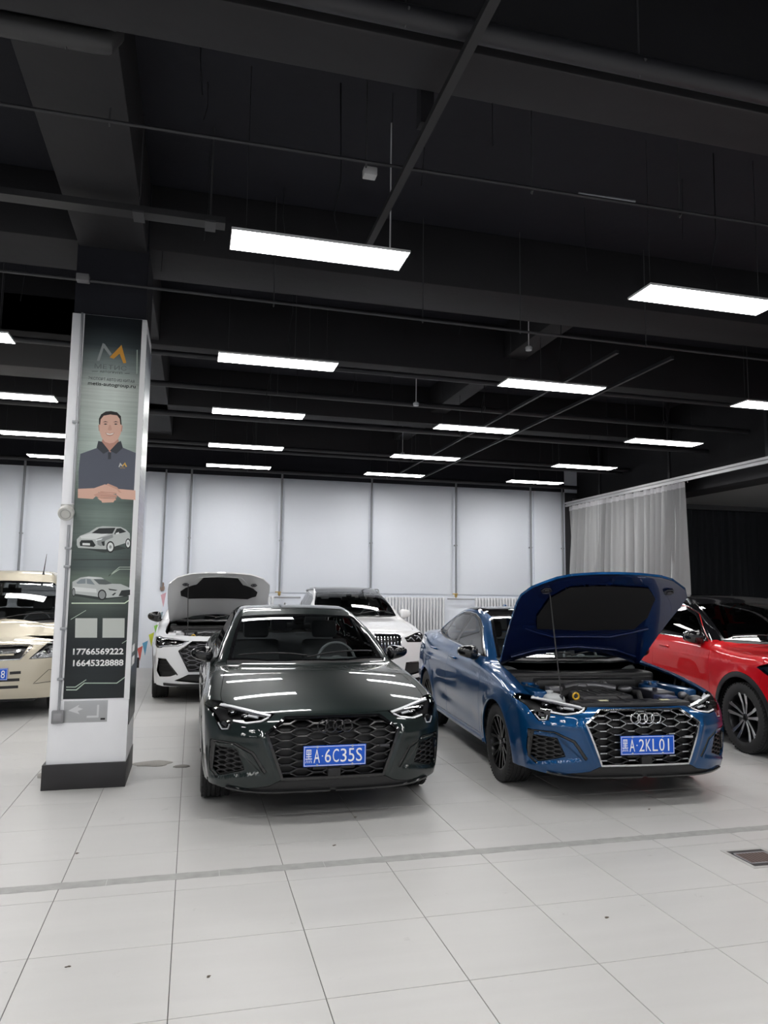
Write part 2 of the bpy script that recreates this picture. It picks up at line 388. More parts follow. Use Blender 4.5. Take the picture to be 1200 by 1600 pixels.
def clip_poly(poly, region):
    """Sutherland-Hodgman, convex counter-clockwise region"""
    out = poly
    for i in range(len(region)):
        a, b = region[i], region[(i+1) % len(region)]; inp = out; out = []
        if not inp: return []
        def side(p): return (b[0]-a[0])*(p[1]-a[1])-(b[1]-a[1])*(p[0]-a[0])
        for j in range(len(inp)):
            p, q = inp[j-1], inp[j]; sp_, sq = side(p), side(q)
            if (sp_ >= 0) != (sq >= 0): t = sp_/(sp_-sq); out.append((p[0]+(q[0]-p[0])*t, p[1]+(q[1]-p[1])*t))
            if sq >= 0: out.append(q)
    return out
def hex_cells(region, pw, ph, x0, z0, skip=None, flat=.5):
    """stretched honeycomb clipped to a convex region (ccw): list of cell outlines"""
    xs = [p[0] for p in region]; zs = [p[1] for p in region]; cells = []
    hx = [(-pw*(.5+flat*.17), 0), (-pw*.33*flat*1.3, -ph/2), (pw*.33*flat*1.3, -ph/2), (pw*(.5+flat*.17), 0), (pw*.33*flat*1.3, ph/2), (-pw*.33*flat*1.3, ph/2)]
    a = pw*.33*flat*1.3; b = pw*(.5+flat*.17); col = a+b
    i0 = int((min(xs)-x0)/col)-2; i1 = int((max(xs)-x0)/col)+2; j0 = int((min(zs)-z0)/ph)-2; j1 = int((max(zs)-z0)/ph)+2
    for i in range(i0, i1+1):
        for j in range(j0, j1+1):
            cx = x0+i*col; cz = z0+j*ph+(ph/2 if i % 2 else 0)
            c = clip_poly([(cx+p[0], cz+p[1]) for p in hx], region)
            if len(c) < 3: continue
            ar = abs(sum(c[k-1][0]*c[k][1]-c[k][0]*c[k-1][1] for k in range(len(c))))/2
            if ar < pw*ph*.06 or (skip and skip(cx, cz)): continue
            cells.append(c)
    return cells
def cells_mesh(body, cells, bar, depth, off, sides=(1,)):
    """ring round each cell following the nose skin, pushed back by off, walls of depth"""
    mb = MB(); allp = []; 
    for c in cells:
        cx = sum(p[0] for p in c)/len(c); cz = sum(p[1] for p in c)/len(c); inn = []
        for x, z in c:
            d = math.hypot(x-cx, z-cz); k = max(.2, (d-bar)/d) if d > 0 else 1; kz = max(.1, 1-bar/max(abs(z-cz), bar*1.2)) if abs(z-cz) > bar*1.2 else .55
            inn.append((cx+(x-cx)*k, cz+(z-cz)*min(k, kz)))
        allp.append((c, inn))
    flat = [p for c, i in allp for p in c+i]
    S3 = body.S.on('f', [(abs(x), z) for x, z in flat]); k = 0
    for c, i in allp:
        n = len(c); q = S3[k:k+2*n]; k += 2*n
        o = [(flat_x, q[j][1]+off, z) for j, (flat_x, z) in enumerate(c)]; inn = [(x, q[n+j][1]+off+.002, z) for j, (x, z) in enumerate(i)]
        bk = [(x, y+depth, z) for x, y, z in inn]
        for sg in sides:
            v = [(x*sg, y, z) for x, y, z in o+inn+bk]; f = []
            for j in range(n): m_ = (j+1) % n; f += [(j, m_, n+m_, n+j), (n+j, n+m_, 2*n+m_, 2*n+j)]
            mb.add(v, f if sg > 0 else [t[::-1] for t in f])
    return mb
# ---------------------------------------------------------------- wheels
def make_wheel(parent, x, y, r, w, side, style, rim_m, face_m, rz=0., rimr=None, name='wheel'):
    """part wheel > tyre, brake_disc, spokes; outer face towards side"""
    rimr = rimr or r*.72; hub = empty('wheel', (x, y, r), rz); hub.parent = parent; s = side
    M = Matrix.Scale(-1, 4, (1, 0, 0)) if s < 0 else None
    t = MB(); h = w/2
    prof = [(-h*.86, rimr*.96), (-h*.98, rimr*1.06), (-h, r*.86), (-h*.93, r*.955), (-h*.80, r*.985)]
    for k, g in enumerate(np.linspace(-.62, .62, 5)):
        prof += [(h*(g-.07), r*(.997)), (h*(g-.045), r*.972), (h*(g+.045), r*.972), (h*(g+.07), r*.997)]
    prof += [(h*.80, r*.985), (h*.93, r*.955), (h, r*.86), (h*.98, rimr*1.06), (h*.86, rimr*.96)]
    t.lathe(prof, 64, M)
    for k in range(60):      # tread blocks on the shoulders
        th = 2*PI*k/60
        for q in (-1, 1):
            Mk = Matrix.Rotation(th, 4, 'X'); Mk = (M @ Mk) if M else Mk
            t.box((q*h*.80-.012, -.007, r*.955), (q*h*.80+.016, .007, r*.994), Mk)
    t.build('tyre', RUBBER, hub, 30)
    b = MB(); b.lathe([(h*.84, rimr*1.0), (h*.88, rimr*.985), (h*.86, rimr*.93), (h*.70, rimr*.90), (-h*.1, rimr*.86), (-h*.8, rimr*.9), (-h*.84, rimr*.97)], 56, M); b.build('rim_barrel', rim_m, hub, 30)
    d = MB(); d.lathe([(h*.05, rimr*.25), (h*.05, rimr*.70), (-h*.08, rimr*.70), (-h*.08, rimr*.25)], 40, M); d.lathe([(h*.2, 0), (h*.2, rimr*.3), (-h*.1, rimr*.3)], 24, M); d.build('brake_disc', DARKM, hub, 30)
    c = MB(); c.box((-h*.25, rimr*.38, -rimr*.3), (h*.22, rimr*.74, rimr*.3), M, .01); c.build('brake_caliper', mat('caliper_grey', (.16, .16, .17), .4, .5), hub)
    sp = MB(); sp2 = MB()
    def bar(mb, pts, z0, z1, M2):   # tapering spoke: pts (radial, tangential half widths) ; depth from axial z0(r) to z1(r)
        v = []
        for (rr, c0, hw, ax, dp) in pts:
            v += [(ax, c0-hw, rr), (ax, c0+hw, rr), (ax-dp, c0+hw*1.15, rr), (ax-dp, c0-hw*1.15, rr)]
        f = [(0, 1, 2, 3)]
        for i in range(len(pts)-1):
            for k in range(4): f.append((i*4+k, i*4+(k+1) % 4, i*4+4+(k+1) % 4, i*4+4+k))
        n = len(pts)*4; f.append((n-1, n-2, n-3, n-4)); mb.add(v, f, False, M2)
    ax0 = h*.62; ax1 = h*.86
    for k in range(5):
        Mk = Matrix.Rotation(2*PI*k/5, 4, 'X'); Mk = (M @ Mk) if M else Mk
        if style == 'twin':      # five pairs of slim bars, bright face on dark core
            for q in (-1, 1):
                pts = [(rimr*.14, q*rimr*.05, rimr*.045, ax0, h*.5), (rimr*.55, q*rimr*.125, rimr*.055, ax0+.004, h*.45), (rimr*.96, q*rimr*.20, rimr*.085, ax1, h*.3)]
                bar(sp, pts, 0, 0, Mk)
                bar(sp2, [(a, b_, c_*.86, d_+.003, .004) for a, b_, c_, d_, e_ in pts], 0, 0, Mk)
        else:                    # five broad spokes each splitting in a Y plus a slim blade
            bar(sp, [(rimr*.12, 0, rimr*.11, ax0, h*.5), (rimr*.5, 0, rimr*.07, ax0+.004, h*.45)], 0, 0, Mk)
            for q in (-1, 1): bar(sp, [(rimr*.42, q*rimr*.03, rimr*.045, ax0+.004, h*.45), (rimr*.97, q*rimr*.20, rimr*.05, ax1, h*.3)], 0, 0, Mk)
            Mb = Matrix.Rotation(2*PI*(k+.5)/5, 4, 'X'); Mb = (M @ Mb) if M else Mb
            bar(sp, [(rimr*.12, 0, rimr*.05, ax0, h*.4), (rimr*.97, 0, rimr*.035, ax1-.004, h*.3)], 0, 0, Mb)
    hubc = (h*.66, rimr*.0), (h*.66, rimr*.13), (h*.60, rimr*.17), (h*.2, rimr*.18)
    sp.lathe(hubc, 30, M); sp.build('spokes', rim_m, hub, 30)
    if style == 'twin': sp2.build('spoke_face', face_m, hub, 30)
    cap = MB(); cap.lathe([(h*.70, 0), (h*.70, rimr*.085), (h*.62, rimr*.10)], 24, M); cap.build('centre_cap', GLOSSB, hub, 30)
    bo = MB()
    for k in range(5):
        th = 2*PI*(k+.5)/5; bo.tube([(s*h*.50, math.cos(th)*rimr*.125*1.15, math.sin(th)*rimr*.125*1.15), (s*h*.69, math.cos(th)*rimr*.125*1.15, math.sin(th)*rimr*.125*1.15)], .008, 6)
    bo.build('wheel_bolts', DARKM, hub)
    return hub
def arch_liner(parent, yc, zc, r, xo, xi=.52):
    for s in (-1, 1):
        mb = MB(); n = 24; v = []; f = []
        for i in range(n+1):
            th = -.35+(PI+.7)*i/n; c, q = math.cos(th)*r, math.sin(th)*r; v += [(s*xo, yc+c, zc+q), (s*xi, yc+c, zc+q)]
        for i in range(n): f.append((2*i, 2*i+1, 2*i+3, 2*i+2))
        v.append((s*xi, yc, zc)); c = len(v)-1
        for i in range(n): f.append((2*i+1, c, 2*i+3))
        mb.add(v, f, False); mb.build('wheel_arch_liner', BLACK, parent)
def plate(parent, y, z, txt, tilt=0., yellow=False, w=.44, h=.14):
    """Chinese blue plate with its raised characters"""
    p = MB().box((-w/2, -.003, -h/2), (w/2, .003, h/2), None, .0025).build('licence_plate', PLATEB, parent); p.location = (0, y, z); p.rotation_euler = (tilt, 0, 0)
    fr = MB()
    for a, b in (((-w/2+.005, 0, h/2-.009), (w/2-.005, 0, h/2-.0055)), ((-w/2+.005, 0, -h/2+.0055), (w/2-.005, 0, -h/2+.009)), ((-w/2+.005, 0, -h/2+.0055), (-w/2+.0085, 0, h/2-.0055)), ((w/2-.0085, 0, -h/2+.0055), (w/2-.005, 0, h/2-.0055))):
        fr.box((a[0], -.0045, a[2]), (b[0], -.003, b[2]))
    fr.build('plate_border', WHITEP, p)
    x = -w/2+.015
    text('plate_character', '黑', x+.0225, 0, -.0032, .045, .09, WHITEP, p)
    cx = x+.045+.012
    for i, ch in enumerate(txt):
        if i == 1:
            MB().lathe([(-.0012, 0), (-.0012, .005), (0, .005)], 14, None, 'y').build('plate_dot', WHITEP, p, loc=(cx+.005, -.0035, 0)); cx += .022
        ww = .010 if ch in '1I' else .043
        if ch == ' ': cx += .055; continue
        text('plate_character', ch, cx+.0215, 0, -.0032, ww, .09, WHITEP, p); cx += .043+.012
    bm_ = MB()
    for q in (-1, 1):
        for k in (-1, 1): bm_.lathe([(-.006, 0), (-.006, .006), (-.003, .008)], 12, Matrix.Translation((q*w*.28, 0, k*h*.43)), 'y')
    bm_.build('plate_screw', SATIN, p)
    return p
def seat(parent, x, y, z, w=.50, rear=False):
    s = empty('front_seat' if not rear else 'rear_seat', (x, y, z)); s.parent = parent
    mb = MB().box((-w/2, -.25, 0), (w/2, .25, .18), None, .05); mb.build('seat_cushion', CABIN, s)
    M = Matrix.Translation((0, .22, .12)) @ Matrix.Rotation(math.radians(-16), 4, 'X')
    MB().box((-w/2*.96, -.05, 0), (w/2*.96, .07, .58), M, .045).build('seat_back', CABIN, s)
    for q in ((0,) if not rear else (-.4, 0, .4)): MB().box((q-.13, -.04, .60), (q+.13, .05, .78), M, .035).build('headrest', CABIN, s)
def cabin(parent, ydash, zdash, yseat, zseat, yrear, W, steer=True):
    d = MB(); d.box((-W*.78, ydash, zdash-.30), (W*.78, ydash+.42, zdash-.03), None, .06); d.box((.14, ydash+.2, zdash-.1), (.56, ydash+.48, zdash+.015), None, .04); d.build('dashboard', mat('dash_vinyl', (.09, .10, .10), .6), parent)
    seat(parent, -.36, yseat, zseat); seat(parent, .36, yseat, zseat); seat(parent, 0, yrear, zseat+.02, 1.25, True)
    M = Matrix.Translation((.36, ydash+.55, zdash-.03)) @ Matrix.Rotation(math.radians(65), 4, 'X')
    w = MB().tube([M @ Vector((.18*math.cos(2*PI*k/32), .18*math.sin(2*PI*k/32), 0)) for k in range(32)], .014, 8, True)
    w.tube([M @ Vector((-.17, 0, 0)), M @ Vector((.17, 0, 0))], .016, 8); w.tube([M @ Vector((0, -.17, 0)), M @ Vector((0, 0, 0))], .016, 8); w.blob(M @ Vector((0, 0, 0)), (.06, .03, .05)); w.build('steering_wheel', CABIN, parent)
def underbody(parent, S, W):
    mb = MB(); mb.box((-W*.58, .35, .17), (W*.58, S.L-.4, .30)); mb.box((-W*.9, S.ya+.45, .20), (W*.9, S.yb-.45, .34)); mb.box((-W*.62, .14, .22), (W*.62, .4, .30)); mb.box((-W*.7, S.L-.7, .26), (W*.7, S.L-.15, .36)); mb.build('underbody', BLACK, parent)
def mirror(parent, x, y, z, m, sx=.105, sz=.062, foot=None):
    for s in (-1, 1):
        mb = MB(); mb.blob((s*x, y, z), (sx, .075, sz), 2.6, 28, fn=lambda p: Vector((p.x, p.y*(1-.25*s*p.x), p.z*(1-.28*s*p.x)+.10*s*p.x)))
        o = mb.build('door_mirror', m, parent, 60)
        fx = foot or x-.17
        MB().box((min(s*fx, s*(x-.03)), y-.03, z-.075), (max(s*fx, s*(x-.03)), y+.035, z-.035), None, .012).build('mirror_arm', BLACK, o)
        MB().blob((s*x, y+.07, z), (sx*.86, .008, sz*.8), 3, 20).build('mirror_glass', mat('mirror_glass', (.7, .7, .72), .02, 1.), o)
def rings_logo(parent, y, z, m, r=.0385, t=.0055, dx=.055):
    mb = MB()
    for k in range(4):
        cx = (k-1.5)*dx; mb.tube([(cx+r*math.cos(a), y+.002*(-1)**k, z+r*math.sin(a)) for a in np.linspace(0, 2*PI, 36, endpoint=False)], t, 8, True)
    return mb.build('four_ring_badge', m, parent)

# ---------------------------------------------------------------- the hall
def tile_material():
    m = mat('floor_tile', (.50, .497, .487), .30, noise=(1.1, .05, (1, 5, 1))); nt = m.node_tree; b = nt.nodes['Principled BSDF']
    g = nt.nodes.new('ShaderNodeNewGeometry'); oi = nt.nodes.new('ShaderNodeObjectInfo')
    # soft streaks across the room, small scuffs and grime specks
    mp = nt.nodes.new('ShaderNodeMapping'); mp.inputs['Scale'].default_value = (.6, 5, 1); n = nt.nodes.new('ShaderNodeTexNoise'); n.inputs['Scale'].default_value = 1.6; n.inputs['Detail'].default_value = 6
    n2 = nt.nodes.new('ShaderNodeTexNoise'); n2.inputs['Scale'].default_value = 5.5; n2.inputs['Detail'].default_value = 9; n2.inputs['Roughness'].default_value = .72
    r1 = nt.nodes.new('ShaderNodeMapRange'); r1.inputs['To Min'].default_value = .90; r1.inputs['To Max'].default_value = 1.07
    r2 = nt.nodes.new('ShaderNodeMapRange'); r2.inputs['From Min'].default_value = .635; r2.inputs['From Max'].default_value = .74; r2.inputs['To Min'].default_value = 1; r2.inputs['To Max'].default_value = .72
    r3 = nt.nodes.new('ShaderNodeMapRange'); r3.inputs['To Min'].default_value = .975; r3.inputs['To Max'].default_value = 1.02
    mu = nt.nodes.new('ShaderNodeMath'); mu.operation = 'MULTIPLY'; mu2 = nt.nodes.new('ShaderNodeMath'); mu2.operation = 'MULTIPLY'
    mx = nt.nodes.new('ShaderNodeMix'); mx.data_type = 'RGBA'; mx.blend_type = 'MULTIPLY'; mx.inputs['Factor'].default_value = 1; mx.inputs[6].default_value = (.50, .497, .487, 1)
    L = nt.links.new
    L(g.outputs['Position'], mp.inputs['Vector']); L(mp.outputs[0], n.inputs['Vector']); L(g.outputs['Position'], n2.inputs['Vector'])
    L(n.outputs['Fac'], r1.inputs['Value']); L(n2.outputs['Fac'], r2.inputs['Value']); L(oi.outputs['Random'], r3.inputs['Value'])
    L(r1.outputs[0], mu.inputs[0]); L(r2.outputs[0], mu.inputs[1]); L(mu.outputs[0], mu2.inputs[0]); L(r3.outputs[0], mu2.inputs[1]); L(mu2.outputs[0], mx.inputs[7]); L(mx.outputs[2], b.inputs['Base Color'])
    rr = nt.nodes.new('ShaderNodeMapRange'); rr.inputs['To Min'].default_value = .30; rr.inputs['To Max'].default_value = .50; L(n.outputs['Fac'], rr.inputs['Value']); L(rr.outputs[0], b.inputs['Roughness'])
    return m
TILE = tile_material(); GROUT = mat('grout', (.12, .115, .11), .9)
WALLM = mat('white_wall', (.82, .86, .93), .55, noise=(.7, .03, (1, 1, .4))); BLACKC = mat('black_ceiling_paint', (.008, .0088, .015), .8, noise=(1.5, .3, (1, 1, 1)), bump=(6, .25, .02))
BLACKB = mat('black_beam_paint', (.013, .0128, .0155), .7, noise=(2.5, .25, (1, 1, 1)), bump=(9, .3, .01)); PIPEK = mat('dark_pipe', (.022, .022, .026), .5); PLINTH = mat('plinth_black', (.022, .021, .023), .5, noise=(5, .3, (1, 1, 1)))
# joint channel walls: the ground slab sits 4 mm below the tile faces
floor = tag(MB().box((-12, -4.5, -.12), (18, 15.7, -.004)).build('floor', GROUT, None), kind='structure')
GX, GY, GT = -.631, 4.209, .6
def tile_mesh(w=.5965, bev=.0012):
    a = w/2; b = a-bev; v = [(-a, -a, -.006), (a, -a, -.006), (a, a, -.006), (-a, a, -.006), (-a, -a, -bev), (a, -a, -bev), (a, a, -bev), (-a, a, -bev), (-b, -b, 0), (b, -b, 0), (b, b, 0), (-b, b, 0)]
    f = [(8, 9, 10, 11)]
    for k in range(4): j = (k+1) % 4; f += [(k, j, 4+j, 4+k), (4+k, 4+j, 8+j, 8+k)]
    return v, f
tv, tf = tile_mesh(); tme = bpy.data.meshes.new('tile'); tme.from_pydata(tv, [], tf); tme.materials.append(TILE); tme.update()
cells = []
for i in range(-19, 32):
    for j in range(-15, 19):
        cx, cy = GX+(i+.5)*GT, GY+(j+.5)*GT; p = Vector((cx, cy, -1.603)); z = p.dot(CAM_F); vis = False
        if z > .5:
            u = 600+1138.8*p.dot(CAM_R)/z; v = 800-1138.8*p.dot(CAM_U)/z; vis = -120 < u < 1320 and v < 1720
        if cy+.3 > 15.72: continue
        cells.append((0 if vis else 1, z if z > 0 else 99, cx, cy))
cells.sort()
for k, (h, z, cx, cy) in enumerate(cells[:296]):
    o = put('tile', tme, None, floor, (cx, cy, 0))
rest = MB()
for h, z, cx, cy in cells[296:]: rest.add([(x+cx, y+cy, q) for x, y, q in tv], tf)
tag(rest.build('tile_field', TILE, floor), kind='stuff')
# pale worn line of old tape, in lengths
TAPE = mat('tape_residue', (.33, .33, .32), .6, noise=(14, .28, (1, 1, 1)))
r5 = random.Random(3); y0 = 4.36; line = empty('floor_line', (1.2, 4.41, 0), 0, 'grey worn line of old tape running across the white tiles', 'floor marking')
for x0 in np.arange(-3.4, 7.4, .6):
    x0 = float(x0)+.006; x1 = x0+.597; n = 14; up_ = [(x0+(x1-x0)*k/n, .088+r5.uniform(-.004, .004)) for k in range(n+1)]; dn = [(x0+(x1-x0)*k/n, r5.uniform(-.004, .004)) for k in range(n+1)]
    mb = MB().prism([(a-1.2, b-.05) for a, b in dn]+[(a-1.2, b-.05) for a, b in up_[::-1]], .0002, .0009, None, 'xy'); mb.build('tape_length', TAPE, line)
# walls
wall = tag(MB().box((-12, 15.54, 0), (8.42, 15.75, 3.95)).box((-12, 15.54, 3.95), (18, 15.75, 5.3)).build('wall_back', WALLM, None), kind='structure')
MB().box((-12, 15.50, 3.955), (8.42, 15.54, 5.2)).build('upper_wall_band', BLACKC, wall)
MB().box((8.42, 15.54, 0), (18, 15.75, 3.95)).build('wall_section', mat('dark_wall', (.05, .05, .055), .8), wall)
for a, b, d in ((-.98, -.60, .10), (7.62, 8.42, .06), (-6.2, -5.7, .10)): MB().box((a, 15.54-d, 0), (b, 15.54, 3.948), None, .004).build('pilaster', WALLM, wall)
# recessed bays: slightly proud plaster panels between the riser pipes
PIPEX = [-5.2, -3.28, -.115, 1.75, 3.72, 5.68, 7.52]
for a, b in zip(PIPEX[1:-1], PIPEX[2:]):
    if a < -1: MB().box((-3.22, 15.515, 1.52), (-1.04, 15.54, 3.93), None, .004).build('wall_panel', WALLM, wall)
    else: MB().box((a+.06, 15.515, 1.52), (b-.06, 15.54, 3.93), None, .004).build('wall_panel', WALLM, wall)
tag(MB().box((-12, 15.505, 0), (8.42, 15.54, .20)).build('baseboard_back', PLINTH, None), kind='structure')
for nm, a, b in (('wall_left', (-12.2, -4.5, 0), (-12, 15.75, 5.3)), ('wall_right', (18, -4.5, 0), (18.2, 15.75, 5.3)), ('wall_front', (-12.2, -4.7, 0), (18.2, -4.5, 5.3))):
    w_ = tag(MB().box(a, b).build(nm, WALLM, None), kind='structure')
ceil = tag(MB().box((-12.2, -4.7, 5.15), (18.2, 15.75, 5.3)).build('ceiling', BLACKC, None), kind='structure')
# beams (bottoms 4.4 - 4.5 m), part of the ceiling
for (a, b) in (((-1.06, -4.5, 4.5), (-.50, 15.5, 5.15)), ((8.75, -4.5, 3.46), (9.3, 15.5, 5.15)), ((-12, 3.31, 4.4), (8.75, 3.66, 5.15)), ((-12, 8.75, 4.45), (8.75, 9.1, 5.15)), ((-12, 11.9, 4.5), (8.75, 12.25, 5.15)), ((-12, 14.3, 4.3), (8.75, 14.6, 5.15)), ((-12, 6.45, 4.55), (8.75, 7.1, 5.15)), ((-12, -1.5, 4.4), (8.75, -1.1, 5.15)), ((3.9, 7.1, 4.7), (4.2, 15.5, 5.15))):
    MB().box(a, b, None, .012).build('beam', BLACKB, ceil)
MB().box((9.3, -4.5, 3.80), (18, 15.54, 3.86)).build('lowered_soffit', mat('grey_soffit', (.62, .62, .62), .8), ceil)
# duct patches seen at the left
MB().box((-3.1, 8.75, 4.05), (-1.15, 9.2, 4.9), None, .01).build('air_duct', mat('duct_grey', (.06, .058, .058), .6), ceil)
# ---------------------------------------------------------------- LED panels
LEDM = mat('led_diffuser', (1, .985, .97), .5, emit=PANEL_POWER); FRAMEW = mat('lamp_frame', (.75, .75, .76), .5)
dmesh = MB().box((-.594, -.143, -.003), (.594, .143, .004)).mesh('diffuser'); dmesh.materials.append(LEDM)
fb = MB()
for a, b in (((-.60, -.15, -.004), (.60, -.143, .012)), ((-.60, .143, -.004), (.60, .15, .012)), ((-.60, -.143, -.004), (-.594, .143, .012)), ((.594, -.143, -.004), (.60, .143, .012))): fb.box(a, b)
fb.box((-.594, -.143, .006), (.594, .143, .012)); fmesh = fb.mesh('frame'); fmesh.materials.append(FRAMEW)
wmesh = MB().tube([(0, 0, .04), (0, 0, 1.25)], .0022, 5).mesh('wire'); wmesh.materials.append(PIPEK)
cmesh = MB().tube([(0, 0, .04), (.02, .02, .16), (.0, .05, .30), (.04, .03, .55), (.02, 0, 1.25)], .005, 6).mesh('power_cord'); cmesh.materials.append(PIPEK)
COLX = [(-6.0, 'in the far left row'), (-2.93, 'left of the column'), (.15, 'in the row right of the column'), (3.22, 'in the middle row'), (6.30, 'in the right row')]
ROWY = [(-2.55, 'far behind the viewer'), (-.4, 'just behind the viewer'), (1.80, 'overhead'), (4.57, 'nearest'), (7.13, 'second nearest'), (9.42, 'third'), (11.78, 'fourth'), (13.80, 'farthest, by the back wall')]
for cx, cn in COLX:
    for ry, rn in ROWY:
        lt = empty('ceiling_light', (cx+.60, ry+.15, 3.90), 0, 'LED ceiling panel %s, %s' % (cn, rn), 'ceiling light', 'hanging LED ceiling panels')
        put('diffuser', dmesh, None, lt); put('frame', fmesh, None, lt)
        for a in (-.5, .5): put('suspension_wire', wmesh, None, lt, (a, 0, 0))
        put('power_cord', cmesh, None, lt, (.1, 0, 0))
# ---------------------------------------------------------------- ceiling services
TRH = mat('hanger_grey', (.06, .06, .065), .5)
def pipe(name, pts, r, m, label, cat='pipe', brk=(), group=None, n=12):
    o = tag(MB().tube(pts, r, n).build(name, m, None), label, cat, group)
    for (x, y, z) in brk:      # hangers up to the slab
        MB().tube([(x, y, z+r), (x, y, 5.15)], .005, 5).tube([(x, y-r-.004, z), (x, y, z+r+.004), (x, y+r+.004, z), (x, y, z-r-.004)], .006, 5, True).build('pipe_hanger', TRH, o)
    return o
pipe('sprinkler_main', [(-12, 3.17, 4.40), (9, 3.17, 4.40)], .055, PIPEK, 'thick black pipe along the ceiling at the top of the picture', brk=[(x, 3.17, 4.40) for x in (.9, 2.2, 3.5)])
pipe('water_pipe', [(-12, 3.85, 4.45), (-.62, 3.82, 4.45), (-.56, 3.83, 4.46), (-.53, 3.85, 4.52), (-.53, 3.88, 5.15)], .06, mat('grey_pipe', (.04, .04, .042), .5), 'thick grey pipe turning up at the top left corner', brk=[(-.75, 3.83, 4.45)])
pipe('conduit', [(-12, 4.50, 4.40), (8.7, 4.36, 4.40)], .011, PIPEK, 'thin dark conduit crossing above the nearest lights', brk=[(x, 4.45, 4.40) for x in (-.6, 1.0, 2.2, 3.4)])
pipe('conduit', [(2.55, 4.425, 4.43), (3.0, 4.415, 4.43)], .010, STEEL, 'short bare steel length clipped above the thin conduit', n=8)
pipe('conduit', [(-12, 6.25, 4.13), (-.96, 6.26, 4.13), (8.7, 6.45, 4.13)], .013, mat('mid_pipe', (.04, .04, .045), .5), 'thin conduit passing just above the column face', brk=[(x, 6.35, 4.13) for x in (.6, 2.0, 3.0, 4.4)])
for y, z, r, l in ((7.8, 4.1, .03, 'second nearest'), (9.6, 4.25, .04, 'third nearest'), (10.6, 4.1, .045, 'fourth nearest'), (13.0, 4.15, .035, 'fifth nearest'), (13.25, 4.12, .035, 'sixth nearest'), (15.1, 4.05, .045, 'last')):
    pipe('ceiling_pipe', [(-12, y, z), (8.7, y+.25, z)], r, PIPEK, 'dark ceiling pipe running across the hall, %s to the back wall row' % l, brk=[(x, y+.1, z) for x in (-2, 1, 4, 7)], group='dark pipes across the far ceiling')
def bar2(name, a, b, w, h, m, label, cat):
    a, b = Vector(a), Vector(b); d = b-a; q = d.to_track_quat('Y', 'Z').to_matrix().to_4x4(); M = Matrix.Translation(a) @ q
    return tag(MB().box((-w/2, 0, -h/2), (w/2, d.length, h/2), M).build(name, m, None), label, cat)
TR = mat('tray_grey', (.035, .035, .038), .5, .2)
tr = MB().box((-12, 5.42, 4.36), (.13, 5.54, 4.365)).box((-12, 5.42, 4.365), (.13, 5.425, 4.41)).box((-12, 5.535, 4.365), (.13, 5.54, 4.41)).build('cable_tray', TR, None); tag(tr, 'flat grey cable tray ending above the nearest light', 'cable tray')
for x in (-.5, .02): MB().tube([(x, 5.48, 4.37), (x, 5.48, 5.15)], .008, 6).box((x-.04, 5.40, 4.345), (x+.04, 5.56, 4.36)).build('tray_hanger', TRH, tr)
bar2('steel_strut', (1.22, 1.2, 4.28), (1.22, 5.6, 4.28), .05, .04, mat('strut_grey', (.022, .022, .024), .6, .0), 'steel channel running lengthwise under the ceiling, upper middle', 'steel channel')
hg = tag(MB().box((1.17, 3.78, 4.30), (1.25, 3.86, 5.15)).build('channel_hanger', PIPEK, None), 'black vertical hanger post above the steel channel', 'hanger')
for (x, n_) in ((4.1, 'right'), (4.75, 'far right')):
    bar2('steel_strut', (x, 6.4, 4.05), (x, 15.3, 4.05), .035, .035, PIPEK, 'dark lengthwise channel between the rows of lights, %s' % n_, 'steel channel')
r9 = random.Random(11)
wires = []
for k in range(34):
    x, y = r9.uniform(-2.5, 7.5), r9.uniform(4, 13.5); d = r9.uniform(.25, .95); mb = MB().tube([(x, y, 5.15), (x+r9.uniform(-.01, .01), y, 5.15-d*.6), (x+r9.uniform(-.03, .03), y, 5.15-d)], .0035, 5)
    tag(mb.build('hanging_wire', PIPEK, None), 'thin stray wire hanging from the black ceiling', 'wire', 'stray wires hanging from the ceiling')
MISC = [((1.05, 4.55, 4.41), 'pale square junction box on the thin conduit above the lights', .045), ((-.98, 6.24, 4.135), 'small junction box on the conduit above the column', .05)]
for p, l, w_ in MISC: tag(MB().box((p[0]-w_, p[1]-w_*.8, p[2]-.03), (p[0]+w_, p[1]+w_*.8, p[2]+.03), None, .006).build('junction_box', mat('box_grey', (.55, .55, .56), .5) if p[0] > 0 else mat('box_mid', (.2, .2, .21), .5), None), l, 'junction box')
for p, l in (((.75, 3.75, 5.14), 'lump of white plaster stuck to the ceiling, left'), ((1.45, 3.95, 5.14), 'lump of white plaster stuck to the ceiling, middle'), ((3.75, 4.5, 5.14), 'lump of white plaster stuck to the ceiling, right'), ((4.55, 4.6, 5.14), 'lump of white plaster at the far right of the ceiling')):
    mb = MB(); 
    for k in range(4): mb.blob((p[0]+r9.uniform(-.03, .03), p[1]+r9.uniform(-.03, .03), p[2]), (.022, .02, .014), 1.6, 10)
    tag(mb.build('plaster_lump', mat('plaster', (.6, .6, .6), .9), None), l, 'plaster', kind='stuff')
for p, l in (((1.33, 5.05, 4.05), 'small white smoke detector under the nearest light row'), ((3.55, 7.3, 4.3), 'small dome sensor hanging left of the middle lights'), ((2.75, 9.0, 4.02), 'small white dome sensor above the middle row of lights'), ((3.6, 12.6, 4.05), 'small dark dome sensor near the far lights')):
    m = MB().lathe([(0, 0), (.0, .035), (.03, .04), (.045, .03), (.045, 0)], 20, Matrix.Translation(p), 'z').tube([(p[0], p[1], p[2]+.04), (p[0], p[1], 5.15)], .006, 6)
    tag(m.build('ceiling_sensor', mat('sensor_white', (.6, .6, .62), .4), None), l, 'sensor')
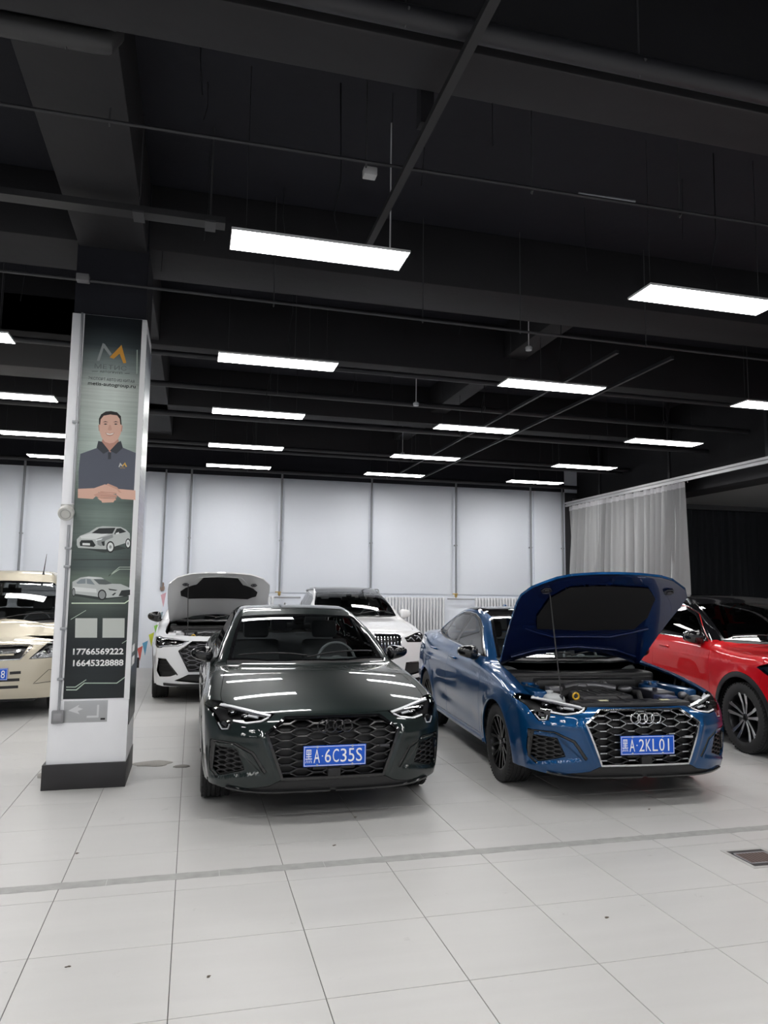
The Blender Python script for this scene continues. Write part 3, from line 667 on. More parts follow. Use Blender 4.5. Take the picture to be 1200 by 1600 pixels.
# riser pipes on the back wall, radiators with their valves
BR = mat('brass', (.5, .35, .12), .35, .9); RADM = mat('radiator_white', (.66, .67, .69), .4)
for k, x in enumerate(PIPEX+[8.33]):
    z0 = 1.50 if k not in (2,) else 1.2
    o = pipe('riser_pipe', [(x, 15.44, z0), (x, 15.44, 4.05)], .022, mat('riser_grey', (.26, .27, .29), .45, .2), ['grey riser pipe at the far left of the back wall', 'grey riser pipe on the back wall left of the column', 'grey riser pipe rising behind the raised white hood', 'grey riser pipe ending in a brass valve above the dark sedan', 'grey riser pipe above the split-grille white car', 'grey riser pipe between the two radiators', 'grey riser pipe above the blue sedan', 'grey riser pipe beside the grey curtain'][k])
    MB().box((x-.03, 15.43, 2.6), (x+.03, 15.513, 2.63)).build('pipe_clip', STEEL, o)
    if k in (3, 5): MB().blob((x, 15.44, 1.50), (.03, .03, .05)).tube([(x-.09, 15.40, 1.53), (x+.03, 15.40, 1.53)], .012, 8).build('brass_valve', BR, o); MB().tube([(x, 15.44, 1.50), (x, 15.44, 1.42), (x-.45 if k == 3 else x-.2, 15.44, 1.42)], .018, 8).tube([(x, 15.44, 1.42), (x+.45, 15.44, 1.42)], .018, 8).build('branch_pipe', STEEL, o)
for x0, n, l in ((.85, 11, 'white ribbed radiator on the back wall left of the split-grille car'), (3.30, 29, 'white ribbed radiator on the back wall right of the split-grille car'), (6.10, 19, 'white ribbed radiator on the back wall behind the blue sedan roof')):
    rd = empty('radiator', (x0, 15.36, .15), 0, l, 'radiator', None)
    fm_ = MB().box((-.024, -.045, .03), (.024, .045, 1.27), None, .018).box((-.031, -.03, 0), (.031, .03, .07), None, .012).box((-.031, -.03, 1.23), (.031, .03, 1.30), None, .012).mesh('radiator_fin'); fm_.materials.append(RADM)
    for k in range(n): put('radiator_fin', fm_, None, rd, (.035+.072*k, 0, 0))
    for q in (.1, .072*n-.1): MB().box((q-.02, .0, .2), (q+.02, .16, .24)).box((q-.02, -.02, -.15), (q+.02, .02, .05)).build('radiator_bracket', STEEL, rd)
# curtains and tracks on the right
ALU = mat('track_white', (.62, .62, .64), .35, .2)
tk = tag(MB().box((8.40, -4.5, 3.66), (8.52, 15.45, 3.70)).box((8.41, -4.5, 3.60), (8.45, 15.45, 3.64)).box((8.44, -4.5, 3.63), (8.48, 15.45, 3.665)).build('curtain_track', ALU, None), 'white curtain rail running from the back wall out of the picture', 'curtain rail')
for y in (14.0, 11.6, 9.2, 6.5): MB().box((8.44, y-.03, 3.70), (8.48, y+.03, 5.15)).build('track_hanger', PIPEK, tk)
def curtain(name, p0, p1, zt, zb, amp, wl, m, label, flare=0., head=None, seed=1, sparse=0.):
    r = random.Random(seed); d = Vector((p1[0]-p0[0], p1[1]-p0[1], 0)); L = d.length; d.normalize(); nrm = Vector((-d.y, d.x, 0)); n = int(L/.018); rows = 14; v = []; f = []
    ph = 0; xs = []
    for i in range(n+1):
        t = i/n; w = wl*(1+.5*math.sin(t*9+seed)+.25*math.sin(t*31)); w *= (1.25-.55*t) if sparse else 1; ph += 2*PI*.018/max(.03, w); xs.append((t, ph))
    for j in range(rows+1):
        q = j/rows; z = zt+(zb-zt)*q; a = amp*(.35+.65*min(1, q*2.2))
        for t, ph in xs:
            o = a*(math.sin(ph+.5*math.sin(q*2+t*7))+.35*math.sin(2.1*ph+1+q)); s_ = L*t*(1+flare*q) 
            p = Vector((p0[0], p0[1], z))+d*s_+nrm*o; v.append(p)
    for j in range(rows):
        for i in range(n): f.append((j*(n+1)+i, j*(n+1)+i+1, (j+1)*(n+1)+i+1, (j+1)*(n+1)+i))
    o = MB().add(v, f, True).build(name, m, None, 80); tag(o, label, 'curtain')
    if head:
        hv = []; k = n+1
        for zz, oo in ((zt+.01, -.006), (zt-.09, -.006)):
            for i in range(k): p = v[i]; hv.append(Vector((p.x, p.y, zz))+nrm*oo*(1 if head[1] > 0 else -1))
        MB().add(hv, [(i, i+1, k+i+1, k+i) for i in range(n)], True).build('curtain_heading', head[0], o, 80)
    return o
curtain('grey_curtain', (8.46, 15.38), (8.46, 11.17), 3.585, .06, .115, .22, mat('grey_cloth', (.36, .365, .37), .8), 'light grey pleated curtain hanging from the white rail', .006, (mat('heading_tape', (.62, .62, .64), .7), 1), 2, 1)
CARR = MB()
for k in range(30): CARR.tube([(8.46, 15.3-.145*k, 3.57), (8.46, 15.3-.145*k, 3.64)], .006, 6)
tag(CARR.build('track_gliders', ALU, tk), kind='stuff')
curtain('black_curtain', (8.8, 15.42), (17.9, 15.42), 3.66, .02, .06, .17, mat('black_cloth', (.045, .050, .058), .9), 'black pleated curtain along the back, right of the grey curtain', 0, None, 5)
tag(MB().box((8.6, 15.38, 3.68), (18, 15.46, 3.72)).box((8.6, 15.40, 3.72), (18, 15.44, 3.80)).build('curtain_track', mat('track_dark', (.14, .14, .15), .4), None), 'dark curtain rail above the black curtain', 'curtain rail')
# drain in the floor
dr = empty('floor_drain', (3.41, 3.93, 0), math.radians(-2), 'square metal floor drain with slotted grate at the right edge', 'drain')
fr = MB()
for a, b in (((-.15, -.15), (.15, -.125)), ((-.15, .125), (.15, .15)), ((-.15, -.125), (-.125, .125)), ((.125, -.125), (.15, .125))): fr.box((*a, .0), (*b, .0025))
fr.build('drain_frame', mat('drain_rim', (.45, .45, .44), .4, .3), dr); MB().box((-.125, -.125, .0), (.125, .125, .0012)).build('drain_pan', BLACK, dr)
gm_ = MB().box((-.008, -.075, .001), (.008, .075, .003)).mesh('grate_bar'); gm_.materials.append(mat('grate_brown', (.14, .10, .09), .5, .4))
MB().box((-.115, -.085, .001), (.115, -.075, .004)).box((-.115, .075, .001), (.115, .085, .004)).box((-.115, -.085, .001), (-.105, .085, .004)).box((.105, -.085, .001), (.115, .085, .004)).build('grate_rim', STEEL, dr)
for k in range(9): put('grate_bar', gm_, None, dr, (-.092+.023*k, 0, 0))
# small litter on the tiles
for k, (x, y) in enumerate([(1.17, 5.23), (3.35, 4.95), (.92, 4.7), (2.05, 3.4), (-.45, 3.5), (.12, 3.28), (3.15, 3.35), (-.62, 4.9)]):
    mb = MB(); 
    for q in range(3): mb.blob((x+r9.uniform(-.008, .008), y+r9.uniform(-.006, .006), .002), (r9.uniform(.005, .012), r9.uniform(.003, .007), .0025), 1.5, 8)
    tag(mb.build('debris_crumb', mat('crumb', (.12, .10, .08), .9), None), 'small dark crumb of dirt lying on the floor tiles', 'dirt', 'crumbs of dirt on the tiles', None)
# ---------------------------------------------------------------- column with advertising
CX0, CX1, CY0, CY1 = -1.075, -.475, 6.42, 7.10
COLM = mat('column_white', (.90, .91, .94), .45, noise=(3, .05, (1, 1, 1)))
colm = empty('column', ((CX0+CX1)/2, (CY0+CY1)/2, 0), 0, 'white square column with black plinth and dark top, wrapped in advertising', 'column')
cx, cy = colm.location.x, colm.location.y
def lbox(name, a, b, m, par=colm, bev=0., n=None): return MB().box((a[0]-cx, a[1]-cy, a[2]), (b[0]-cx, b[1]-cy, b[2]), None, bev).build(name, m, par)
lbox('column_shaft', (CX0+.0, CY0, .19), (CX1, CY1, 3.90), COLM, bev=.004)
lbox('plinth', (CX0-.025, CY0-.02, 0), (CX1+.005, CY1+.015, .195), PLINTH, bev=.003)
lbox('column_head', (CX0+.01, CY0+.01, 3.90), (CX1-.01, CY1-.01, 5.15), BLACKC)
for k in range(2): lbox('corner_trim', (CX1-.038, CY0-.006, .69), (CX1+.004, CY0, 3.88), mat('trim_white', (.74, .75, .76), .4)) if k == 0 else lbox('corner_trim', (CX0+.085, CY0-.006, .69), (CX0+.10, CY0, 3.90), mat('trim_white', (.74, .75, .76), .4))
# front poster
AX0, AX1, AZ0, AZ1 = -.976, -.513, .70, 3.895
def grad_mat(name, stops, z0, z1, streak=.14):
    m = mat(name, (.2, .25, .24), .30); nt = m.node_tree; b = nt.nodes['Principled BSDF']; L = nt.links.new
    tc = nt.nodes.new('ShaderNodeTexCoord'); sx = nt.nodes.new('ShaderNodeSeparateXYZ'); mr = nt.nodes.new('ShaderNodeMapRange'); mr.inputs['From Min'].default_value = z0; mr.inputs['From Max'].default_value = z1
    cr_ = nt.nodes.new('ShaderNodeValToRGB'); e = cr_.color_ramp.elements
    while len(e) < len(stops): e.new(.5)
    for q, (p, c) in zip(e, sorted(stops)): q.position = p; q.color = (*c, 1)
    mp = nt.nodes.new('ShaderNodeMapping'); mp.inputs['Scale'].default_value = (1.2, 1, 38); n = nt.nodes.new('ShaderNodeTexNoise'); n.inputs['Scale'].default_value = 1.5; n.inputs['Detail'].default_value = 4
    r1 = nt.nodes.new('ShaderNodeMapRange'); r1.inputs['To Min'].default_value = 1-streak*2; r1.inputs['To Max'].default_value = 1+streak*2
    # printed vignette towards the poster's sides
    ab = nt.nodes.new('ShaderNodeMath'); ab.operation = 'ABSOLUTE'; vg = nt.nodes.new('ShaderNodeMapRange'); vg.inputs['From Min'].default_value = .05; vg.inputs['From Max'].default_value = .24; vg.inputs['To Min'].default_value = 1.08; vg.inputs['To Max'].default_value = .62
    mu = nt.nodes.new('ShaderNodeMath'); mu.operation = 'MULTIPLY'; mx = nt.nodes.new('ShaderNodeMix'); mx.data_type = 'RGBA'; mx.blend_type = 'MULTIPLY'; mx.inputs['Factor'].default_value = 1
    L(tc.outputs['Object'], sx.inputs[0]); L(sx.outputs['Z'], mr.inputs['Value']); L(mr.outputs[0], cr_.inputs[0]); L(tc.outputs['Object'], mp.inputs[0]); L(mp.outputs[0], n.inputs['Vector']); L(n.outputs['Fac'], r1.inputs['Value'])
    L(sx.outputs['X'], ab.inputs[0]); L(ab.outputs[0], vg.inputs['Value']); L(vg.outputs[0], mu.inputs[0]); L(r1.outputs[0], mu.inputs[1]); L(cr_.outputs[0], mx.inputs[6]); L(mu.outputs[0], mx.inputs[7]); L(mx.outputs[2], b.inputs['Base Color'])
    return m
DK = (.010, .015, .017)
stops = [(0, DK), (.14, DK), (.20, (.03, .042, .038)), (.275, (.11, .14, .12)), (.30, (.16, .21, .17)), (.33, (.07, .095, .09)), (.395, (.08, .11, .10)), (.40, (.12, .16, .145)), (.47, (.16, .21, .185)), (.50, (.10, .14, .125)), (.60, (.38, .47, .42)), (.80, (.55, .61, .57)), (.86, (.24, .29, .28)), (.92, (.045, .06, .065)), (.97, (.012, .016, .02))]
post = empty('advertising_poster', (-.749, CY0, 0), 0, 'tall dark green poster on the column front, man above two silver cars and phone numbers', 'poster')
PM = grad_mat('poster_print', stops, AZ0, AZ1)
sh = MB().box((AX0+.749, -.004, AZ0), (AX1+.749, 0, AZ1)).build('poster_sheet', PM, post)
PW = AX1-AX0
# picture pixel -> poster plane (measured off the flat print): x in metres from its centre, z up
PCX = -.749
def PX(u, v):
    d = CAM_F+CAM_R*((u-600)/1138.78)-CAM_U*((v-800)/1138.78); t = (CY0-.005)/d.y
    return (d.x*t-PCX, 1.603+d.z*t)
def flat(name, pts, d, m, par=None, scale=(4.21, 50, 480)):
    s_, u0, v0 = scale; P = [PX(u0+a/s_, v0+b/s_) for a, b in pts]; return ngon(name, P, -.004-d, m, par or post, .0006)
def c(n_, rgb, r=.45): return mat('print_'+n_, rgb, r)
S1 = (4.21, 50, 480); S2 = (8.571, 100, 800); S3 = (3.555, 50, 800); S4 = (8.571, 100, 500)
# man in the dark polo shirt
man = empty('printed_man', (0, 0, 0)); man.parent = post
SH = c('shirt', (.08, .09, .12)); SK = c('skin', (.68, .42, .33)); SKD = c('skin_shade', (.48, .25, .19)); HA = c('hair', (.012, .010, .010))
flat('printed_shirt', [(318, 965), (430, 925), (470, 905), (560, 905), (600, 925), (690, 962), (692, 1200), (660, 1215), (400, 1212), (306, 1200), (306, 1080)], .0012, SH, man)
flat('printed_neck', [(462, 870), (570, 870), (572, 905), (515, 955), (458, 905)], .0016, SKD, man)
flat('printed_collar', [(436, 880), (460, 885), (508, 945), (470, 965), (425, 925)], .0020, c('collar', (.03, .035, .045)), man); flat('printed_collar', [(585, 880), (565, 888), (512, 945), (555, 965), (598, 925)], .0020, c('collar', (.03, .035, .045)), man)
flat('printed_placket', [(500, 955), (520, 955), (520, 1000), (500, 1000)], .0020, c('collar', (.03, .035, .045)), man)
flat('printed_head', [(441, 760), (450, 715), (480, 692), (515, 687), (560, 695), (585, 730), (590, 780), (584, 830), (566, 868), (540, 890), (510, 896), (480, 886), (456, 855), (444, 815)], .0024, SK, man)
flat('printed_hair', [(441, 770), (440, 735), (455, 705), (485, 687), (520, 684), (560, 692), (585, 718), (590, 775), (581, 770), (577, 735), (560, 712), (515, 706), (472, 714), (452, 738), (448, 775)], .0030, HA, man)
for pts in ([(436, 775), (446, 772), (450, 812), (440, 815)], [(587, 775), (596, 780), (592, 818), (585, 818)]): flat('printed_ear', pts, .0022, SKD, man)
for x0 in (465, 533): flat('printed_eyebrow', [(x0, 757), (x0+18, 750), (x0+38, 757), (x0+18, 756)], .0032, HA, man); flat('printed_eye', [(x0+6, 769), (x0+18, 765), (x0+32, 769), (x0+18, 774)], .0032, HA, man)
flat('printed_nose', [(508, 775), (518, 775), (527, 806), (513, 812), (498, 806)], .0030, c('skin_mid', (.58, .33, .25)), man)
flat('printed_mouth', [(482, 825), (512, 832), (545, 824), (532, 843), (512, 849), (492, 843)], .0032, SKD, man); flat('printed_teeth', [(487, 828), (512, 834), (540, 827), (528, 838), (512, 841), (496, 838)], .0036, c('teeth', (.8, .78, .74)), man)
flat('printed_arm', [(302, 1195), (420, 1190), (440, 1225), (400, 1262), (302, 1255)], .0016, SK, man); flat('printed_arm', [(680, 1205), (565, 1195), (555, 1235), (590, 1262), (680, 1268)], .0016, SK, man)
for pts in ([(410, 1190), (480, 1165), (560, 1200), (575, 1225), (520, 1232), (430, 1215)], [(560, 1185), (500, 1160), (470, 1180), (540, 1210), (590, 1222)], [(405, 1235), (450, 1215), (555, 1235), (560, 1252), (440, 1255)], [(430, 1256), (550, 1254), (552, 1270), (450, 1272)], [(455, 1272), (545, 1268), (535, 1284), (462, 1286)]):
    flat('printed_hand', pts, .0020+.0002*pts[0][1]/1000, SK if pts[0][1] % 2 == 0 else c('skin_mid', (.58, .33, .25)), man)
for a, b in ((1212, 1222), (1236, 1244), (1254, 1259)): flat('finger_line', [(450, a), (555, b), (555, b+4), (450, a+4)], .0028, SKD, man)
flat('shirt_logo', [(569, 1052), (580, 1022), (596, 1042), (590, 1048), (583, 1038), (576, 1052)], .0024, c('silver', (.5, .5, .5)), man); flat('shirt_logo', [(592, 1045), (612, 1020), (626, 1050), (616, 1050), (608, 1034), (598, 1052)], .0024, c('gold', (.62, .36, .06)), man)
x_, z_ = PX(50+597/4.21, 480+1058/4.21); text('shirt_lettering', 'МЕТИС', x_, z_, -.0066, .042, .0085, c('gold', (.62, .36, .06)), man, depth=.0002)
# logo and heading
LG = empty('printed_logo', (0, 0, 0)); LG.parent = post
flat('logo_silver', [(440, 545), (518, 310), (545, 320), (640, 455), (615, 480), (532, 372), (475, 545)], .0012, c('logo_grey', (.30, .33, .33)), LG, S4); flat('logo_gold', [(612, 500), (770, 335), (835, 575), (795, 580), (745, 450), (665, 520)], .0014, c('logo_gold', (.62, .30, .04)), LG, S4)
def ptext(body, u, v, pw, ph, m, sc, par=post, name='lettering', depth=.0002, bold=0.):
    s_, u0, v0 = sc; a = PX(u0+(u-pw/2)/s_, v0+v/s_); b = PX(u0+(u+pw/2)/s_, v0+v/s_); t = PX(u0+u/s_, v0+(v-ph/2)/s_); q = PX(u0+u/s_, v0+(v+ph/2)/s_)
    return text(name, body, (a[0]+b[0])/2, (t[1]+q[1])/2, -.0052, abs(b[0]-a[0]), abs(t[1]-q[1]), m, par, depth=depth, bold=bold)
DKP = c('dark_letters', (.03, .035, .035))
ptext('МЕТИС', 625, 632, 430, 62, c('logo_text', (.13, .15, .15)), S4); ptext('АВТОГРУПП', 630, 700, 300, 28, DKP, S4)
flat('logo_rule', [(375, 684), (455, 684), (455, 689), (375, 689)], .0008, DKP, LG, S4); flat('logo_rule', [(815, 712), (880, 712), (880, 717), (815, 717)], .0008, DKP, LG, S4)
ptext('ЭКСПОРТ АВТО ИЗ КИТАЯ', 635, 800, 620, 40, DKP, S4); ptext('metis-autogroup.ru', 640, 875, 640, 62, DKP, S4, bold=.015)
# two printed cars
SV = c('car_silver', (.48, .51, .50)); SVL = c('car_light', (.68, .71, .70)); SVD = c('car_mid', (.26, .28, .28)); GL = c('car_glass', (.015, .02, .02)); TY = c('car_tyre', (.012, .012, .013))
c1 = empty('printed_car', (0, 0, 0)); c1.parent = post
def f1(n, p, d, m): flat(n, p, d, m, c1, S2)
f1('car_shadow', [(200, 480), (540, 545), (840, 490), (700, 440), (300, 440)], .0008, c('shadow', (.03, .04, .038)))
f1('car_shape', [(172, 365), (215, 320), (340, 270), (440, 205), (520, 190), (760, 200), (830, 235), (880, 285), (885, 350), (870, 400), (700, 455), (560, 500), (430, 495), (190, 480), (170, 440)], .0012, SV)
f1('car_hood', [(215, 325), (345, 288), (600, 292), (420, 365), (230, 355)], .0016, SVL); f1('car_fender', [(440, 360), (650, 300), (660, 340), (560, 380), (500, 460), (450, 440)], .0015, SVD)
f1('car_windscreen', [(370, 282), (470, 218), (690, 212), (650, 290), (500, 292)], .0018, GL); f1('car_window', [(670, 300), (705, 222), (760, 216), (835, 265), (780, 280)], .0018, GL)
f1('car_grille', [(210, 410), (230, 378), (380, 378), (425, 445), (400, 468), (215, 455)], .0018, GL); f1('car_plate', [(248, 415), (348, 418), (348, 448), (248, 445)], .0022, SVL); f1('car_lamp', [(420, 375), (520, 350), (500, 372), (430, 385)], .0018, c('lampw', (.8, .85, .85))); f1('car_intake', [(500, 400), (545, 390), (545, 450), (520, 455)], .0018, GL)
def disc(u, v, rx, ry, d, m, par, sc, name): flat(name, [(u+rx*math.cos(a), v+ry*math.sin(a)) for a in np.linspace(0, 2*PI, 22, endpoint=False)], d, m, par, sc)
for u, v, rx, ry in ((622, 468, 55, 78), (858, 422, 36, 68)): disc(u, v, rx, ry, .0018, TY, c1, S2, 'car_tyre'); disc(u, v, rx*.72, ry*.76, .0022, SVL, c1, S2, 'car_rim'); disc(u, v, rx*.3, ry*.3, .0026, SVD, c1, S2, 'car_hub')
f1('car_mirror', [(690, 285), (735, 268), (740, 290), (700, 300)], .0022, SVL)
c2_ = empty('printed_car', (0, 0, 0)); c2_.parent = post
def f2(n, p, d, m): flat(n, p, d, m, c2_, S2)
f2('car_shadow', [(112, 1120), (500, 1180), (890, 1130), (600, 1090), (200, 1090)], .0008, c('shadow', (.03, .04, .038)))
f2('car_shape', [(112, 935), (220, 878), (330, 862), (500, 875), (640, 960), (760, 965), (870, 1010), (890, 1060), (880, 1120), (740, 1135), (580, 1150), (440, 1135), (150, 1095), (112, 1075)], .0012, SV)
f2('car_roof_light', [(230, 885), (330, 870), (500, 882), (380, 895), (300, 885)], .0016, SVL); f2('car_windscreen', [(395, 900), (540, 900), (645, 960), (560, 972), (470, 968)], .0018, c('glass2', (.10, .12, .12))); f2('car_window', [(165, 945), (225, 900), (290, 893), (290, 958), (180, 962)], .0018, c('glass3', (.22, .26, .28))); f2('car_window', [(303, 893), (355, 900), (415, 975), (305, 960)], .0018, c('glass3', (.22, .26, .28)))
f2('car_side_light', [(120, 1000), (430, 1030), (440, 1080), (130, 1060)], .0015, SVL); f2('car_grille', [(730, 1125), (770, 1050), (885, 1040), (885, 1110), (830, 1130)], .0018, GL); f2('car_lamp', [(590, 1025), (720, 1045), (690, 1055), (610, 1045)], .0018, GL); f2('car_intake', [(640, 1110), (680, 1080), (700, 1085), (660, 1120)], .0018, GL)
for u, v, rx, ry in ((510, 1110, 58, 72), (130, 1075, 22, 60)): disc(u, v, rx, ry, .0018, TY, c2_, S2, 'car_tyre'); disc(u, v, rx*.74, ry*.76, .0022, SVD, c2_, S2, 'car_rim')
# light lines of the print
LN = c('line', (.45, .55, .46)); LN2 = c('line_bright', (.72, .84, .66))
flat('print_line', [(100, 1215), (810, 1215), (885, 1165), (885, 1178), (815, 1228), (100, 1228)], .0010, LN2, post, S2)
for q in (0, 28): flat('print_line', [(590, 860-q*.2), (740, 735+q), (915 if not q else 890, 735+q), (915 if not q else 890, 742+q), (745, 742+q), (600, 865)], .0009, LN, post, S2)
flat('print_line', [(190, 985), (245, 985), (290, 948), (470, 948), (520, 912), (520, 917), (472, 953), (292, 953), (248, 991), (190, 991)], .0009, LN, post, S3)
flat('print_line', [(190, 970), (240, 970), (300, 930), (302, 933), (242, 975), (190, 975)], .0009, LN, post, S3); flat('print_line', [(215, 595), (300, 545), (300, 548), (215, 599)], .0009, LN, post, S3); flat('print_line', [(500, 728), (535, 706), (535, 709), (500, 732)], .0009, LN, post, S3)
flat('print_band', [(228, 262), (556, 262), (556, 267), (228, 267)], .0009, DKP, post, S3)
flat('print_rule', [(975, 400), (985, 400), (980, 720), (972, 720)], .0009, LN, post, S4)
# blank pale squares where the codes are printed
for a in (241, 393): flat('print_square', [(a, 590), (a+122, 590), (a+120, 698), (a-2, 698)], .0010, c('square', (.50, .53, .50)), post, S3)
for body, v in (('17766569222', 775), ('16645328888', 838)): ptext(body, 368, v, 280, 36, WHITEP, S3, name='phone_number', depth=.0004, bold=.028)
# side poster on the right face
sp = empty('side_poster', (CX1+.0015, (CY0+CY1)/2, 0), 0, 'narrow poster on the right side face of the column, seen edge-on', 'poster')
sm = grad_mat('side_print', [(0, DK), (.2, (.05, .07, .07)), (.33, (.25, .27, .27)), (.45, (.30, .28, .27)), (.55, (.26, .25, .32)), (.7, (.5, .55, .52)), (.85, (.45, .50, .52)), (.95, (.05, .06, .08))], .45, 3.8, .3)
MB().box((0, -.31, .48), (.004, .33, 3.78)).build('poster_sheet', sm, sp)
MB().box((.004, -.30, .95), (.0046, -.02, 1.02)).box((.004, -.30, 1.06), (.0046, -.05, 1.12)).build('printed_mark', WHITEP, sp)
# conduit, siren speaker, outlet and plaque on the column face
cd = tag(MB().tube([(-1.0, CY0-.016, .60), (-1.005, CY0-.016, 2.10)], .010, 8).tube([(-.985, CY0-.016, 2.28), (-.995, CY0-.016, 3.90)], .010, 8).build('wall_conduit', STEEL, None), 'thin grey conduit running down the left of the column face', 'conduit')
for z in (.85, 1.25, 1.75, 1.9, 2.95): MB().box((-1.025, CY0-.03, z), (-.975, CY0, z+.02), None, .004).build('conduit_clip', STEEL, cd)
so = empty('wall_speaker', (-1.025, CY0, 2.22), 0, 'round off-white alarm horn on the left of the column face', 'alarm horn')
IV = mat('ivory_plastic', (.60, .60, .57), .4)
MB().lathe([(0, .035), (-.03, .045), (-.035, .06), (-.075, .062), (-.09, .055), (-.092, .0)], 28, Matrix.Rotation(math.radians(25), 4, 'X'), 'y').build('horn_body', IV, so)
MB().lathe([(-.0935, .042), (-.096, .040), (-.0935, .034)], 24, Matrix.Rotation(math.radians(25), 4, 'X'), 'y').box((-.05, -.02, -.02), (.05, 0, .05), None, .006).build('horn_ring', mat('ivory_dark', (.40, .40, .38), .5), so)
ob = empty('outlet_box', (-1.005, CY0, .565), 0, 'small grey socket box low on the column, at the conduit end', 'outlet'); MB().box((-.045, -.035, -.05), (.045, 0, .05), None, .006).build('box_body', mat('outlet_grey', (.22, .22, .23), .5), ob); MB().box((-.03, -.038, -.03), (.03, -.034, .03), None, .001).build('box_cover', mat('outlet_cover', (.28, .28, .29), .5), ob)
pl = empty('metal_plaque', (-.80, CY0, .60), 0, 'pale grey plaque below the poster on the column', 'plaque'); MB().box((-.165, -.004, -.085), (.165, 0, .085), None, .0015).build('plaque_plate', mat('plaque_grey', (.42, .43, .44), .35, .3), pl)
mk = mat('plaque_mark', (.62, .63, .64), .4)
MB().prism([(-.13, .01), (-.05, .055), (-.06, .035), (-.02, .02), (-.06, .005), (-.045, -.02)], -.004, -.0046).prism([(.01, -.05), (.10, -.05), (.10, .05), (.085, .05), (.085, -.035), (.01, -.035)], -.004, -.0046).build('plaque_drawing', mk, pl); MB().box((.115, -.0046, -.07), (.15, -.004, -.055)).build('plaque_logo', BLACK, pl)
# mortar lumps beside the plinth
MO = mat('mortar', (.30, .29, .27), .9, bump=(30, .5, .01))
for (x, y, sx_, sy_, l) in ((-.30, 7.15, .17, .10, 'grey mortar patch on the floor right of the column plinth'), (-.04, 6.98, .07, .03, 'small grey mortar splash right of the column plinth'), (-1.16, 6.9, .06, .10, 'grey mortar lump on the floor left of the column plinth')):
    mb = MB(); mb.blob((x, y, .0), (sx_, sy_, .022), 2, 18, fn=lambda p: Vector((p.x*(1+.15*math.sin(5*p.y)), p.y*(1+.2*math.sin(4*p.x)), max(p.z, 0)))); tag(mb.build('mortar_patch', MO, None), l, 'mortar')
# string of small flags by the wall
fl = empty('flag_bunting', (-.72, 14.9, 0), 0, 'string of small coloured flags hanging beside the white car with raised hood', 'bunting')
PTS = [(-.95, 15.0, .42), (-.86, 15.0, .52), (-.75, 15.0, .68), (-.66, 15.0, .85), (-.60, 15.0, 1.08), (-.56, 15.0, 1.45)]
MB().tube([(p[0]+.72, .1, p[2]) for p in PTS], .006, 5).build('flag_string', WHITEP, fl)
for k, (col, (x, y, z)) in enumerate(zip([(.6, .12, .10), (.12, .35, .55), (.55, .60, .05), (.25, .55, .10), (.20, .30, .34), (.6, .35, .40)], PTS)):
    MB().prism([(x+.72-.05, z), (x+.72+.05, z+.05), (x+.72+.01, z-.24)], .09, .092).build('flag', mat('flag_%d' % k, col, .7), fl)
tag(MB().blob((-.60, 15.42, 1.58), (.045, .03, .06)).blob((-.60, 15.42, 1.66), (.03, .02, .04)).build('pipe_wrap', mat('wrap_brown', (.30, .22, .18), .8), None), 'brown wrapped joint at the foot of the riser pipe, above the black mirror', 'pipe joint')
pipe('riser_pipe', [(-.62, 15.40, 1.6), (-.62, 15.40, 4.0)], .018, mat('riser_grey', (.26, .27, .29), .45, .2), 'thin grey riser pipe just right of the advertising column')

# ---------------------------------------------------------------- cars
def arch_poly(yc, zc, r):
    return [('s', yc+r*math.cos(a), max(.10, zc+r*math.sin(a))) for a in np.linspace(-.5, PI+.5, 28)]
def hood_xf(yh, zh, deg):
    a = math.radians(-deg); c, s = math.cos(a), math.sin(a)
    return np.array([[1, 0, 0], [0, c, -s], [0, s, c]]), np.array([0, yh, zh])
def common(car, B, S, paint, roofm, wsg, sideg, trim, roofrail=None):
    B.panel('body_shell', [None], paint, car)
    B.panel('bumper', ['bumper'], paint, car)
    if B.upper: B.panel('pillar_cladding', ['upper'], GLOSSB, car)
    B.both('fender', ['fender'], paint, car)
    B.both('front_door', ['fdoor'], paint, car); B.both('rear_door', ['rdoor'], paint, car)
    B.panel('windshield', ['ws'], wsg, car, gap=.004); B.panel('windshield_edge', ['wsf'], GLOSSB, car)
    B.panel('rear_window', ['rws'], sideg, car)
    B.panel('roof', ['roof'], roofm, car)
    for lab in ('g1', 'g2', 'g3'): B.both('side_window', [lab], sideg, car, gap=.003)
    B.both('window_frame', ['dlo'], trim, car)
    B.panel('cowl_panel', ['cowl'], BLACK, car, off=.006)
    B.panel('lower_grille_strip', ['lowblack'], BLACK, car)
    B.both('tail_lamp', ['tail'], mat('tail_red', (.25, .004, .006), .15, coat=.5), car)
    if any(l == 'clad' for l in B.names): B.both('wheel_arch_trim', ['clad'], BLACK, car, gap=.001)
def handles(car, B, S, pts, m):
    for (y, z) in pts:
        for s in (-1, 1):
            P, N = B.path([('s', y, z), ('s', y+.20, z+.006)], step=.02); P = P+N*.022; P[0] -= N[0]*.02; P[-1] -= N[-1]*.02; P = P*[s, 1, 1]
            MB().tube(P.tolist(), .011, 8).build('door_handle', m, car)
def wipers(car, B, pts):
    for a, b in pts:
        P, N = [], []
        k = 14; T = [(a[0]+(b[0]-a[0])*i/k, a[1]+(b[1]-a[1])*i/k) for i in range(k+1)]
        P = B.S.on('t', [(abs(x), y) for x, y in T]); P[:, 0] *= [1 if x >= 0 else -1 for x, y in T]; P[:, 2] += .016
        MB().tube(P.tolist(), .007, 6).build('wiper', BLACK, car)
